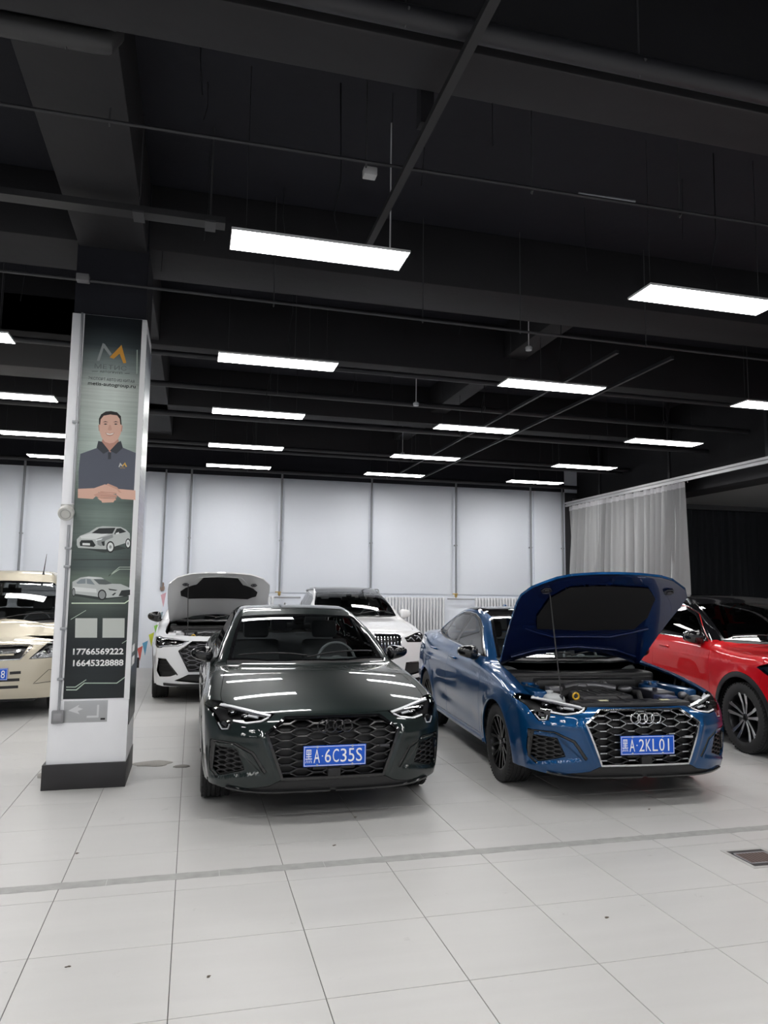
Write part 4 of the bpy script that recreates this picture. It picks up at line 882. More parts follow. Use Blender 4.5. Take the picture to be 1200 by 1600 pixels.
def lamp(car, B, lab, guides, house=BLACK, depth=.06, boxes=(), names=('headlamp', 'headlamp_housing')):
    for s in (-1, 1):
        o = B.panel(names[0], [lab], LENS, car, side=s, gap=.003, skirt=.004)
        B.panel(names[1], [lab], house, o, side=s, off=depth, gap=.003, skirt=-depth*.9)
        for pl, w, off, m in guides: B.strip('light_guide', pl, w, .008, m, o, side=s, off=-off)
        for (x, z, w, h, d) in boxes:
            q = B.S.on('f', [(x, z)])[0]; mb = MB().box((s*x-w/2, q[1]+d, z-h/2), (s*x+w/2, q[1]+d+.05, z+h/2), None, .008); mb.build('projector_module', GLOSSB, o)
            MB().blob((s*x, q[1]+d+.004, z), (w*.30, .014, h*.36), 2.2, 18).build('projector_lens', REFLECT, o)
def engine_bay(car, B, yh, z0, wall, W=.62, yf=.22, yr=1.2, style=0):
    bay = B.panel('engine_bay', ['hood', 'hood_pad'], BLACK, car, off=.36, gap=.004, skirt=-.34)
    g = mat('bay_grey', (.022, .022, .024), .4); al = mat('cast_aluminium', (.17, .17, .18), .4, .8); ye = mat('yellow_plastic', (.75, .45, .03), .4)
    zt = z0
    def add(n, mb, m): return mb.build(n, m, car)
    # lock carrier over the radiator
    zt = z0-.035; mb = MB().box((-.46, yf-.10, zt-.085), (.46, yf+.07, zt-.045), None, .012)
    for k in range(5): mb.box((-.30+.15*k-.05, yf-.085, zt-.05), (-.30+.15*k+.05, yf+.05, zt-.038), None, .004)
    add('lock_carrier', mb, g)
    for x in (-.25, .27): add('warning_sticker', MB().box((x-.035, yf-.06, zt-.040), (x+.035, yf-.015, zt-.0365)), mat('sticker_cream', (.7, .68, .45), .5))
    zt = z0
    # engine cover with ribs
    e = MB().box((-.30, yf+.22, zt-.16), (.16, yf+.56, zt-.07), None, .035)
    for k in range(6): e.box((-.24+.06*k, yf+.25, zt-.072), (-.22+.06*k, yf+.50, zt-.060), None, .004)
    e.box((-.17, yf+.235, zt-.085), (.05, yf+.26, zt-.062), None, .01); add('engine_cover', e, mat('engine_cover_plastic', (.03, .03, .032), .38))
    add('engine_block', MB().box((-.34, yf+.16, zt-.33), (.22, yf+.62, zt-.15), None, .03), DARKM)
    add('dipstick', MB().tube([(-.36+.025*math.cos(a), yf+.22, zt-.075+.025*math.sin(a)) for a in np.linspace(0, 2*PI, 16, endpoint=False)], .008, 8, True).tube([(-.36, yf+.22, zt-.10), (-.35, yf+.24, zt-.28)], .006, 8), ye)
    add('coolant_tank', MB().blob((-.56, yf+.22, zt-.11), (.085, .10, .06), 3.5, 20).lathe([(.0, .03), (.03, .03), (.03, 0)], 16, Matrix.Translation((-.58, yf+.24, zt-.06)), 'z'), mat('tank_plastic', (.45, .47, .48), .4))
    b = MB().box((.34, yf+.28, zt-.20), (.56, yf+.60, zt-.06), None, .012); b.box((.33, yf+.26, zt-.14), (.345, yf+.62, zt-.05)); b.tube([(.40, yf+.33, zt-.055), (.40, yf+.33, zt-.03)], .02, 10); add('battery', b, mat('battery_case', (.02, .021, .03), .35))
    add('battery_label', MB().box((.40, yf+.40, zt-.0595), (.54, yf+.54, zt-.0575)), mat('label_grey', (.4, .42, .45), .5))
    add('fuse_box', MB().box((.33, yf+.10, zt-.17), (.47, yf+.24, zt-.07), None, .01), mat('fuse_box_plastic', (.03, .04, .10), .4))
    for s in (-1, 1):
        M = Matrix.Translation((s*.58, yf+.72, 0)); t = MB().lathe([(zt-.13, .11), (zt-.05, .10), (zt-.035, .06), (zt-.02, .055), (zt-.02, 0)], 28, M, 'z'); add('strut_tower', t, wall)
        for k in range(3): add('strut_bolt', MB().lathe([(zt-.05, .013), (zt-.025, .013), (zt-.025, 0)], 8, M @ Matrix.Translation((.075*math.cos(k*2.1), .075*math.sin(k*2.1), 0)), 'z'), al)
    r = random.Random(5)
    h = MB()
    h.tube([(-.46, yf+.05, zt-.16), (-.42, yf+.16, zt-.12), (-.33, yf+.20, zt-.13), (-.30, yf+.33, zt-.10)], .022, 10)
    h.tube([(-.56, yf+.30, zt-.15), (-.48, yf+.42, zt-.09), (-.36, yf+.50, zt-.10), (-.2, yf+.60, zt-.07), (.1, yf+.62, zt-.08)], .028, 10)
    h.tube([(.20, yf+.20, zt-.12), (.26, yf+.34, zt-.07), (.30, yf+.50, zt-.09), (.28, yf+.66, zt-.10)], .022, 10)
    h.tube([(.50, yf+.06, zt-.14), (.58, yf+.12, zt-.09), (.62, yf+.25, zt-.09)], .03, 10); add('hose', h, RUBBER)
    a = MB(); a.tube([(-.30, yf+.62, zt-.06), (-.16, yf+.66, zt-.045), (.02, yf+.66, zt-.05), (.18, yf+.60, zt-.07)], .035, 12); add('air_box', MB().box((-.46, yf+.52, zt-.13), (-.34, yf+.64, zt-.04), None, .01), al); add('intake_pipe', a, al)
    for c_, r_ in (((.22, yf+.50, zt-.06), (.06, .05, .03)), ((.60, yf+.06, zt-.09), (.05, .05, .035)), ((.55, yf+.16, zt-.07), (.035, .035, .03)), ((-.12, yf+.62, zt-.05), (.05, .03, .03)), ((.10, yf+.66, zt-.05), (.03, .03, .04))): add('engine_fitting', MB().blob(c_, r_), al)
    w = MB()
    for k in range(9):
        x0 = r.uniform(-.5, .5); y0 = yf+r.uniform(.1, .6); x1 = x0+r.uniform(-.25, .25); y1 = y0+r.uniform(-.15, .2); w.tube([(x0, y0, zt-.14), ((x0+x1)/2, (y0+y1)/2, zt-.075), (x1, y1, zt-.13)], .007, 6)
    add('wiring', w, BLACK)
    for s in (-1, 1):
        add('bay_apron', MB().box((min(s*.48, s*.70), yf+.30, zt-.30), (max(s*.48, s*.70), yr-.14, zt-.10), None, .03).box((min(s*.60, s*.72), yf+.22, zt-.15), (max(s*.60, s*.72), yr-.1, zt-.03), None, .02), wall)
    add('scuttle_panel', MB().box((-.70, yr-.13, zt-.05), (.70, yr+.16, zt+.045), None, .03).box((-.5, yr-.26, zt-.10), (.45, yr-.12, zt+.0), None, .03), BLACK)
    add('bulkhead', MB().box((-.66, yr-.16, zt-.30), (.66, yr-.12, zt+.01), None, .01), BLACK)
    return bay
def open_hood(car, B, paint, under, yh, zh, deg, prop, padpaths, latches, seal):
    xf = hood_xf(yh, zh, deg)
    h = B.panel('hood', ['hood', 'hood_pad'], paint, car, xf=xf, skirt=.02)
    B.panel('hood_underside', ['hood', 'hood_pad'], under, h, off=.022, gap=.006, skirt=.0, xf=xf)
    B.panel('hood_insulation', ['hood_pad'], mat('insulation_felt', (.008, .008, .009), .95), h, off=.034, gap=.002, skirt=-.014, xf=xf)
    R, t0 = xf
    def tf(P): return (np.asarray(P)-t0)@R.T+t0
    for pl, w in padpaths:
        for s in (-1, 1):
            P, N = B.path(pl); P = tf((P-N*.03)*[s, 1, 1]); MB().tube(P.tolist(), w, 8).build('hood_rib', under, h, 60)
    for (x, y) in latches:
        for s in (-1, 1):
            P = B.S.on('t', [(x, y)]); N = B.S.normal(P); c = tf((P-N*.03)*[s, 1, 1])[0]; M = Matrix.Translation(c) @ Matrix.Rotation(math.radians(-deg+10), 4, 'X')
            lt = MB(); n = 6; lt.tube([M @ Vector((.045*math.cos(a), .035*math.sin(a), -.004)) for a in np.linspace(0, 2*PI, n, endpoint=False)], .006, 6, True); lt.box((-.02, -.018, -.014), (.02, .018, 0), M, .004); lt.box((-.045, -.006, -.01), (.045, .006, -.002), M); lt.build('latch_plate', DARKM, h)
    if prop:
        (x, y, z), (hx, hy) = prop; P = B.S.on('t', [(abs(hx), hy)]); e = tf(P*[math.copysign(1, hx), 1, 1])[0]-np.array([0, -.02, .03])
        MB().tube([(x, y, z), tuple(e)], .006, 8).build('prop_rod', BLACK, car)
        MB().tube([(x, y, z-.05), (x, y, z+.02)], .016, 8).build('prop_socket', DARKM, car)
    return h
A3_OUT = [('f', 0, .215), ('f', .55, .215), ('f', .75, .225), ('s', .45, .225), ('s', .60, .23), ('s', 1.3, .235), ('s', 3.2, .235), ('s', 3.9, .25), ('s', 4.15, .26), ('r', .6, .27), ('r', 0, .27)]
A3_HEX = [(0, .706), (.336, .705), (.468, .612), (.355, .310), (0, .310)]
A3_MESH = [(.805, .505), (.66, .497), (.605, .365), (.775, .305), (.818, .345)]
A3_POLY = [
    ('void', arch_poly(.88, .325, .353)), ('void', arch_poly(3.516, .325, .353)),
    ('grille', [('f', -.05, .706)]+[('f', *p) for p in A3_HEX[1:4]]+[('f', -.05, .310)]),
    ('mesh', [('f', *p) for p in A3_MESH]),
    ('vent', [('f', .838, .53), ('f', .68, .528), ('f', .565, .475), ('f', .49, .36), ('f', .475, .345), ('f', .463, .36), ('f', .550, .488), ('f', .675, .543), ('f', .838, .545)]),
    ('ventout', [('f', .838, .53), ('f', .80, .53), ('f', .818, .345), ('f', .775, .293), ('f', .79, .288), ('f', .835, .335), ('f', .846, .40)]),
    ('head', [('f', .408, .728), ('f', .462, .690), ('f', .60, .663), ('f', .693, .672), ('f', .712, .622), ('f', .775, .612), ('f', .80, .66), ('f', .828, .715), ('s', .50, .752), ('s', .50, .782), ('t', .765, .40), ('t', .70, .29), ('t', .52, .165)]),
    ('hood_pad', [('t', -.05, .27), ('t', .36, .29), ('t', .49, .44), ('t', .53, .70), ('t', .47, .88), ('t', -.05, .92)]),
    ('hood', [('t', -.05, .092), ('t', .2, .100), ('t', .405, .125), ('t', .52, .165), ('t', .70, .29), ('t', .765, .40), ('t', .770, .52), ('t', .745, .85), ('t', .70, 1.40), ('t', .60, 1.35), ('t', .35, 1.255), ('t', -.05, 1.205)]),
    ('ws', [('t', -.05, 1.275), ('t', .20, 1.285), ('t', .36, 1.322), ('t', .655, 1.445), ('t', .60, 1.75), ('t', .53, 2.04), ('t', .30, 1.995), ('t', -.05, 1.975)]),
    ('wsf', [('t', -.05, 1.262), ('t', .20, 1.272), ('t', .36, 1.305), ('t', .69, 1.44), ('t', .625, 1.77), ('t', .55, 2.075), ('t', .30, 2.03), ('t', -.05, 2.01)]),
    ('cowl', [('t', -.05, 1.205), ('t', .35, 1.255), ('t', .60, 1.35), ('t', .70, 1.40), ('t', .70, 1.45), ('t', .36, 1.31), ('t', -.05, 1.27)]),
    ('roof', [('t', -.05, 2.01), ('t', .30, 2.03), ('t', .535, 2.075), ('t', .555, 2.6), ('t', .52, 3.06), ('t', .3, 3.16), ('t', -.05, 3.18)]),
    ('rws', [('t', -.05, 3.25), ('t', .3, 3.23), ('t', .50, 3.15), ('t', .60, 3.80), ('t', .3, 3.95), ('t', -.05, 3.98)]),
    ('g1', [('s', 1.62, 1.005), ('s', 1.98, 1.205), ('s', 2.20, 1.285), ('s', 2.40, 1.325), ('s', 2.54, 1.340), ('s', 2.56, 1.05)]),
    ('g2', [('s', 2.65, 1.055), ('s', 2.63, 1.343), ('s', 2.90, 1.340), ('s', 3.15, 1.295), ('s', 3.30, 1.08)]),
    ('g3', [('s', 3.35, 1.085), ('s', 3.24, 1.268), ('s', 3.45, 1.205), ('s', 3.68, 1.115), ('s', 3.66, 1.10)]),
    ('dlo', [('s', 1.53, .985), ('s', 1.97, 1.23), ('s', 2.20, 1.308), ('s', 2.42, 1.350), ('s', 2.65, 1.364), ('s', 2.92, 1.360), ('s', 3.2, 1.308), ('s', 3.47, 1.222), ('s', 3.74, 1.115), ('s', 3.70, 1.085), ('s', 3.30, 1.062), ('s', 2.56, 1.033)]),
    ('fdoor', [('s', 1.40, .30), ('s', 1.375, .764), ('s', 1.46, .955), ('s', 1.53, .985), ('s', 1.97, 1.23), ('s', 2.20, 1.318), ('s', 2.42, 1.362), ('s', 2.60, 1.376), ('s', 2.60, .30)]),
    ('rdoor', [('s', 2.60, .30), ('s', 2.60, 1.376), ('s', 2.92, 1.372), ('s', 3.2, 1.318), ('s', 3.47, 1.236), ('s', 3.50, 1.09), ('s', 3.42, .80), ('s', 3.20, .62), ('s', 3.12, .45), ('s', 3.12, .30)]),
    ('tail', [('r', .42, .86), ('r', .70, .84), ('s', 4.36, .85), ('s', 4.33, .93), ('r', .70, .96), ('r', .42, .95)]),
    ('lowblack', [('f', -.05, .298), ('f', .37, .298), ('f', .44, .262), ('f', .60, .236), ('f', .60, .20), ('f', -.05, .20)]),
    ('fender', [('s', 1.40, .20), ('s', 1.40, .30), ('s', 1.375, .764), ('s', 1.46, .955), ('t', .705, 1.42), ('t', .70, 1.40), ('t', .745, .85), ('t', .770, .52), ('t', .765, .40), ('s', .50, .782), ('s', .50, .735), ('s', .58, .60), ('s', .58, .20)]),
    ('bumper', [('f', -.05, .80), ('f', .40, .80), ('t', .765, .40), ('s', .50, .782), ('s', .50, .735), ('s', .58, .60), ('s', .58, .18), ('f', .75, .18), ('f', -.05, .18)]),
]
A3_BODY = None
def audi(name, label, loc, rz, paint, silver, roofm, wheel_m, txt, openhood=False, group=None):
    car = empty(name, (loc[0], loc[1], 0), rz, label, 'car', group); S = A3
    global A3_BODY
    A3_BODY = A3_BODY or Body(S, A3_OUT, A3_POLY, fine=.018, coarse=.034)
    B = A3_BODY
    trim = GLOSSB if not silver else mat('dark_trim', (.01, .01, .011), .2)
    common(car, B, S, paint, roofm, glass('windshield_glass', (.86, .90, .90), 1.0), glass('side_glass', (.45, .46, .47), 1.0), trim)
    if openhood:
        open_hood(car, B, paint, mat('hood_inner_navy', (.004, .014, .075), .22, .2, coat=.6), 1.36, .955, 50, ((-.52, .36, .76), (-.50, .36)), [([('t', .0, 1.00), ('t', .28, 1.00), ('t', .46, .93), ('t', .60, .86)], .011), ([('t', .0, 1.14), ('t', .40, 1.18), ('t', .62, 1.26)], .010)], [(.56, .33)], None)
        engine_bay(car, B, 1.36, .835, paint)
    else: B.panel('hood', ['hood', 'hood_pad'], paint, car)
    # grille: honeycomb, backing, frame, badge, plate
    back = B.panel('grille_backing', ['grille'], BLACK, car, off=.055, gap=-.002, skirt=-.05)
    R = [(0, .300), (.350, .300), (.462, .610), (.330, .702), (-.330, .702), (-.462, .610), (-.350, .300)]
    sk = lambda x, z: abs(x) < .19 and .40 < z < .53
    cells = hex_cells(R, .135, .054, 0, .505, sk, .55)
    gm = mat('grille_black', (.006, .006, .007), .24)
    cells_mesh(B, cells, .0065, .035, .010).build('grille_honeycomb', gm, car, 20)
    if silver:
        mb = MB(); pts = []
        for c in cells:
            n = len(c); cz = sum(p[1] for p in c)/n
            for j in range(n):
                a, b = c[j], c[(j+1) % n]
                flat = abs(a[1]-b[1]) < .004
                if (flat and a[1] < cz) or (not flat and cz > .60): pts.append((a, b))
        for a, b in pts:
            L = math.hypot(b[0]-a[0], b[1]-a[1]); 
            if L < .02: continue
            q = B.S.on('f', [(abs(a[0]), a[1]), (abs(b[0]), b[1])]); dz = .0035
            k = .0 if abs(a[1]-b[1]) > .004 else .006
            ux = (b[0]-a[0])/L*k
            v = [(a[0]+ux, q[0][1]+.007, a[1]-dz), (b[0]-ux, q[1][1]+.007, b[1]-dz), (b[0]-ux, q[1][1]+.007, b[1]+dz), (a[0]+ux, q[0][1]+.007, a[1]+dz)]
            v += [(x, y+.012, z) for x, y, z in v]
            MB().add(v, [(0, 1, 2, 3), (7, 6, 5, 4), (0, 4, 5, 1), (3, 2, 6, 7)]).build('grille_bright_bar', SATIN, car)
    fm = CHROME if silver else GLOSSB
    P = [('f', 0, .706), ('f', .336, .705), ('f', .468, .612), ('f', .355, .310), ('f', 0, .310)]
    B.strip('grille_frame', P, .016 if silver else .022, .010, fm, car, side=0, off=-.002)
    bh = MB().box((-.15, .01, .36), (.15, .03, .43), None, .01).box((-.045, -.012, .315), (.045, .03, .372), None, .006); bh.build('radar_cover', BLACK, car)
    rings_logo(car, -.006, .655, CHROME if silver else mat('black_badge', (.015, .015, .017), .12, .4, .5))
    plate(car, -.022, .460, txt, 0)
    MB().box((.33, -.0, .50), (.40, .012, .515)).build('grille_badge', SATIN if silver else DARKM, car, loc=(0, .012, 0))
    # side intakes
    B.both('intake_backing', ['mesh'], BLACK, car, off=.05, gap=-.002, skirt=-.045)
    B.both('intake_blade', ['vent'], GLOSSB, car, off=.004); B.both('intake_edge', ['ventout'], GLOSSB, car, off=.004)
    cm = hex_cells([A3_MESH[3], A3_MESH[4], A3_MESH[0], A3_MESH[1], A3_MESH[2]], .062, .034, .70, .41, None, .55)
    for s in (1, -1): cells_mesh(B, cm, .006, .02, .016, (s,)).build('intake_honeycomb', BLACK, car, 20)
    # head lamps
    top = [('f', .437, .719), ('f', .52, .734), ('f', .62, .752), ('f', .70, .764), ('f', .775, .770)]
    low = [('f', .450, .710), ('f', .50, .688), ('f', .60, .674), ('f', .69, .684)]
    g = [(top, .024, .006, DRL), ([('f', .475, .712), ('f', .60, .738), ('f', .76, .765)], .010, .010, SATIN), (low, .014, .006, DRL), ([('f', .715, .66), ('f', .725, .628), ('f', .765, .622), ('f', .79, .66)], .010, .008, DRL), ([('f', .52, .712), ('f', .60, .722)], .020, .012, DRL), ([('f', .735, .65), ('f', .765, .665)], .03, .012, REFLECT)]
    for k in range(6): x = .60+.028*k; g.append(([('f', x, .735+.2*(x-.6)), ('f', x+.012, .766+.2*(x-.6)-.010)], .010, .012, DRL))
    lamp(car, B, 'head', g, BLACK, .05, [(.60, .705, .075, .036, .02), (.69, .722, .07, .036, .03), (.742, .655, .05, .04, .03)])
    handles(car, B, S, [(2.28, .895), (3.16, .925)], paint)
    for s in (-1, 1):
        B.strip('window_trim', [('s', 1.53, .982), ('s', 2.56, 1.030), ('s', 3.30, 1.060), ('s', 3.70, 1.083), ('s', 3.745, 1.115), ('s', 3.47, 1.224), ('s', 3.2, 1.311), ('s', 2.92, 1.363), ('s', 2.65, 1.367), ('s', 2.42, 1.353), ('s', 2.2, 1.311), ('s', 1.97, 1.233), ('s', 1.53, .988)], .012, .005, CHROME if silver else GLOSSB, car, side=s)
        B.strip('side_sill', [('s', 1.27, .262), ('s', 2.2, .258), ('s', 3.13, .268)], .035, .018, paint if silver else GLOSSB, car, side=s)
        B.strip('front_lip', [('f', .02, .222), ('f', .4, .222), ('f', .6, .228), ('f', .72, .238)], .016, .016, GLOSSB, car, side=s)
        B.strip('shoulder_crease', [('s', 1.40, .82), ('s', 1.41, .821)], .001, .001, paint, car, side=s)
    mirror(car, .905, 1.70, 1.015, GLOSSB, .10, .062, .74)
    wipers(car, B, [((-.02, 1.275), (.60, 1.47)), ((-.60, 1.43), (-.02, 1.30))])
    MB().blob((0, 3.18, 1.40), (.03, .09, .05), 2.2, 16, fn=lambda p: Vector((p.x*(1.3-p.z)*.6, p.y+p.z*.5, p.z))).build('roof_antenna', paint, car)
    MB().box((-.05, 1.98, 1.27), (.05, 2.05, 1.33), None, .015).box((-.12, 2.02, 1.22), (.12, 2.04, 1.28), None, .008).build('rear_view_mirror', BLACK, car)
    MB().box((-.045, 1.93, 1.332), (.045, 2.0, 1.345), Matrix.Translation((0, 0, -.02))).build('sensor_housing', BLACK, car)
    cabin(car, 1.35, .95, 2.25, .40, 3.1, .89)
    underbody(car, S, .89)
    for yc in (.88, 3.516): arch_liner(car, yc, .325, .375, .86)
    for yc in (.88, 3.516):
        for s in (-1, 1): make_wheel(car, s*.775, yc, .322, .225, s, 'y', wheel_m, wheel_m)
    return car, B

# ---------------------------------------------------------------- cars placed
PAINT_GREY = flake_paint('dark_green_grey_paint', (.009, .0165, .016), .4, .36)
PAINT_BLUE = flake_paint('blue_paint', (.0015, .055, .17), .5, .34)
WB = mat('black_alloy', (.012, .012, .013), .22, .6)
audi('dark_sedan', 'dark grey-green sedan with closed hood and blue plate reading A 6C35S, beside the column', (.994, 5.132), math.radians(-.37), PAINT_GREY, False, PAINT_GREY, WB, 'A6C35S')
audi('blue_sedan', 'metallic blue sedan with raised hood and blue plate reading A 2KL01', (3.373, 5.002), math.radians(-4.79), PAINT_BLUE, True, GLOSSB, WB, 'A2KL01', True)

# ---------------------------------------------------------------- tall cars behind and beside
def suv_shape(L, W, ya, yb, rz, arch, h0, h1, wt, roof, s=0., zb=None, tail=0., fc=.08, fc2=.9, fx=.45):
    w = W/2; e = L
    return Shape(L=L, ya=ya, yb=yb, rz=rz, arch=arch, flare=.016,
        w=curve((0, w-.115), (.3, w-.05), (.6, w-.02), (.9, w-.010), (2.6, w-.014), (3.5, w-.008), (4.0, w-.03), (e, w-.10)),
        wz=curve((.15, -.05), (.28, -.02), (.5, -.004), (.70, .004), (.9, -.0), (h1-.08, -.02), (h1+.02, -.055), (h1+.15, -.13)),
        swage=.010, swz=curve((0, h0-.06), (e, h0+.02)), dent=.014, dentz=curve((1, .48), (3, .55)),
        top=curve((-.3, h0-.16), (0, h0-.06), (.1, h0), (.3, h0+.05), (.6+s*.3, h0+.10), (.9+s*.6, h0+(h1-h0)*.72), (1.2+s, h1-.03), (1.5+s, h1), (2.5+s, h1+.01), (3.4, h1+.03), (e-.3, h1+.04), (e, h1+.02)),
        tc=curve((0, .10), (.5, .10), (1.2+s, .06), (2+s, .03), (e, .06)), dome=.014, domex=curve((0, .36), (.5, .46), (1.3, .62)), ywb=1.2+s,
        fz=curve((.1, .12), (.22, .06), (.3, .02), (.38, .0), (.55, -.005), (h0-.16, .012), (h0-.07, .04), (h0, .12), (h0+.12, .30)), fc=fc, fc2=fc2, fx=fx, fbump=None,
        rzc=curve((.1, e-.15), (.35, e-.04), (.6, e), (.9, e-.02), (1.05, e-.04), (1.3, e-.08)), rc=.10, rc2=.9, kr=.06, kf=.05,
        gtop=curve((-3, -3.), (.1+s*.5, h1-1.5), (.5+s*.8, h1-.75), (.95+s, h1-.17), (1.2+s, h1-.025), (1.55+s, h1+(wt-h1)*.46), (1.9+s, h1+(wt-h1)*.86), (2.1+s, wt), (2.4+s, roof-.02), (2.8+s, roof), (3.5, roof-.01), (e-.55-tail, roof-.06), (e-.2-tail, h1+.16), (e, h1-.15), (e+.15, h1-1.2), (e+2, -3)),
        gc=.045, gbow=.28, gbow2=.06, gw=curve((h1-.2, w-.05), (h1, w-.10), (h1+.15, w-.17), (wt-.1, w-.27), (roof-.05, w-.33), (roof+.1, w-.42)),
        gy=curve((1.0+s, -.03), (1.8+s, 0), (2.8+s, 0), (3.5, -.03), (e-.2, -.12)), kg=.07, kb=.035, s0=1.0, s1=e-1.2, z0=.35)
def suv_polys(S, front, hood_front, h0, h1, wt, roof, s=0., clad=False, lampcut=None, lowz=.24, q=0.):
    """front: extra nose polygons; hood_front: front edge of the hood from the centre outwards (t view)"""
    L, ya, yb, rz, ar = S.L, S.ya, S.yb, S.rz, S.arch
    yr = L-.55
    hf = hood_front; gt = lambda y, k: float(S.gtop(y))-k
    zB = h1+.0; t1 = gt(2.3+s, .115); t2 = gt(3.0+s, .11); t3 = gt(yr-.25, .13)
    out = [('f', 0, lowz), ('f', .55, lowz), ('f', .75, lowz), ('s', .5, lowz), ('s', .65, lowz+.02), ('s', 1.4, lowz+.01), ('s', 3.1, lowz+.01), ('s', L-.6, lowz+.04), ('s', L-.35, lowz+.05), ('r', .6, lowz+.06), ('r', 0, lowz+.06)]
    P = [('void', arch_poly(ya, rz, ar-.005)), ('void', arch_poly(yb, rz, ar-.005))]
    if clad: P += [('clad', [('s', ya+(ar+.05)*math.cos(a), max(.12, rz+(ar+.05)*math.sin(a))) for a in np.linspace(-.5, PI+.5, 28)]), ('clad', [('s', yb+(ar+.05)*math.cos(a), max(.12, rz+(ar+.05)*math.sin(a))) for a in np.linspace(-.5, PI+.5, 28)]),
                   ('clad', [('s', ya+.3, .12), ('s', ya+.3, .36), ('s', yb-.3, .36), ('s', yb-.3, .12)])]
    P += front
    hw = .735
    P += [('hood_pad', [('t', -.05, .27), ('t', .25, .28), ('t', .29, .36), ('t', .34, .46), ('t', .50, .52), ('t', .57, .60), ('t', .56, .70), ('t', .44, .80), ('t', -.05, .80)]),
        ('hood', [('t', -.05, hf[0][1])]+[('t', *p) for p in hf]+[('t', hw+.01, .9+s*.7), ('t', hw-.03, 1.42+s), ('t', .60, 1.35+s), ('t', .35, 1.24+s), ('t', -.05, 1.20+s)]),
        ('ws', [('t', -.05, 1.275+s), ('t', .20, 1.285+s), ('t', .36, 1.32+s), ('t', .69, 1.46+s), ('t', .64, 1.80+s), ('t', .57, 2.15+s), ('t', .30, 2.09+s), ('t', -.05, 2.07+s)]),
        ('wsf', [('t', -.05, 1.255+s), ('t', .36, 1.305+s), ('t', .72, 1.45+s), ('t', .66, 1.82+s), ('t', .59, 2.19+s), ('t', .30, 2.125+s), ('t', -.05, 2.11+s)]),
        ('cowl', [('t', -.05, 1.20+s), ('t', .35, 1.24+s), ('t', .60, 1.35+s), ('t', .71, 1.42+s), ('t', .72, 1.46+s), ('t', .36, 1.31+s), ('t', -.05, 1.27+s)]),
        ('roof', [('t', -.05, 2.11+s), ('t', .30, 2.125+s), ('t', .575, 2.18+s), ('t', .60, 2.8+s), ('t', .59, yr-.15), ('t', .3, yr-.02), ('t', -.05, yr)]),
        ('rws', [('r', -.05, h1+.02), ('r', .55, h1+.03), ('r', .50, roof-.15), ('r', -.05, roof-.13)]),
        ('g1', [('s', 1.66+s, zB+.035), ('s', 2.02+s, gt(2.02+s, .125)-.01), ('s', 2.3+s, t1-.03), ('s', 2.60+s, t1-.02), ('s', 2.62+s, zB+.045)]),
        ('g2', [('s', 2.72+s, zB+.05), ('s', 2.70+s, t1-.02), ('s', 3.0+s, t2-.02), ('s', 3.45+s*.5, t2-.03), ('s', 3.55+s*.5, zB+.07)]),
        ('g3', [('s', 3.62+s*.5, zB+.07), ('s', 3.52+s*.5, t2-.035), ('s', yr-.25, t3-.02), ('s', yr, zB+.13)]),
        ('dlo', [('s', 1.58+s, zB+.01), ('s', 1.99+s, gt(1.99+s, .10)), ('s', 2.3+s, t1), ('s', 2.65+s, t1+.015), ('s', 3.0+s, t2+.005), ('s', 3.5+s*.5, t2-.005), ('s', yr-.22, t3), ('s', yr+.05, zB+.12), ('s', 3.58+s*.5, zB+.045), ('s', 2.62+s, zB+.022)]),
        ('fdoor', [('s', ya+.55+q, .36), ('s', ya+.55+q, h0-.05), ('s', 1.46+s, zB-.01), ('s', 1.58+s, zB+.02), ('s', 1.99+s, gt(1.99+s, .085)), ('s', 2.3+s, t1+.012), ('s', 2.66+s, t1+.03), ('s', 2.66+s, .36)]),
        ('rdoor', [('s', 2.66+s, .36), ('s', 2.66+s, t1+.03), ('s', 3.0+s, t2+.02), ('s', 3.5+s*.5, t2+.008), ('s', 3.62+s*.5, zB+.05), ('s', 3.50+s*.4, .85), ('s', yb-.42, .62), ('s', yb-.45, .36)]),
        ('tail', [('r', .50, h0-.08), ('r', .78, h0-.10), ('s', L-.25, h0-.08), ('s', L-.30, h0+.08), ('r', .78, h0+.08), ('r', .50, h0+.05)]),
        ('fender', [('s', ya+.55+q, .20), ('s', ya+.55+q, h0-.05), ('s', 1.46+s, zB-.01), ('t', hw-.02, 1.44+s), ('t', hw-.03, 1.42+s), ('t', hw+.01, .9+s*.7), ('t', *hf[-1]), ('s', .52, h0-.05), ('s', ya-.28, .66), ('s', ya-.28, .20)]),
        ('bumper', [('f', -.05, h0+.15), ('t', *hf[-1]), ('s', .52, h0-.05), ('s', ya-.28, .66), ('s', ya-.28, .16), ('f', .7, .16), ('f', -.05, .16)])]
    return out, P
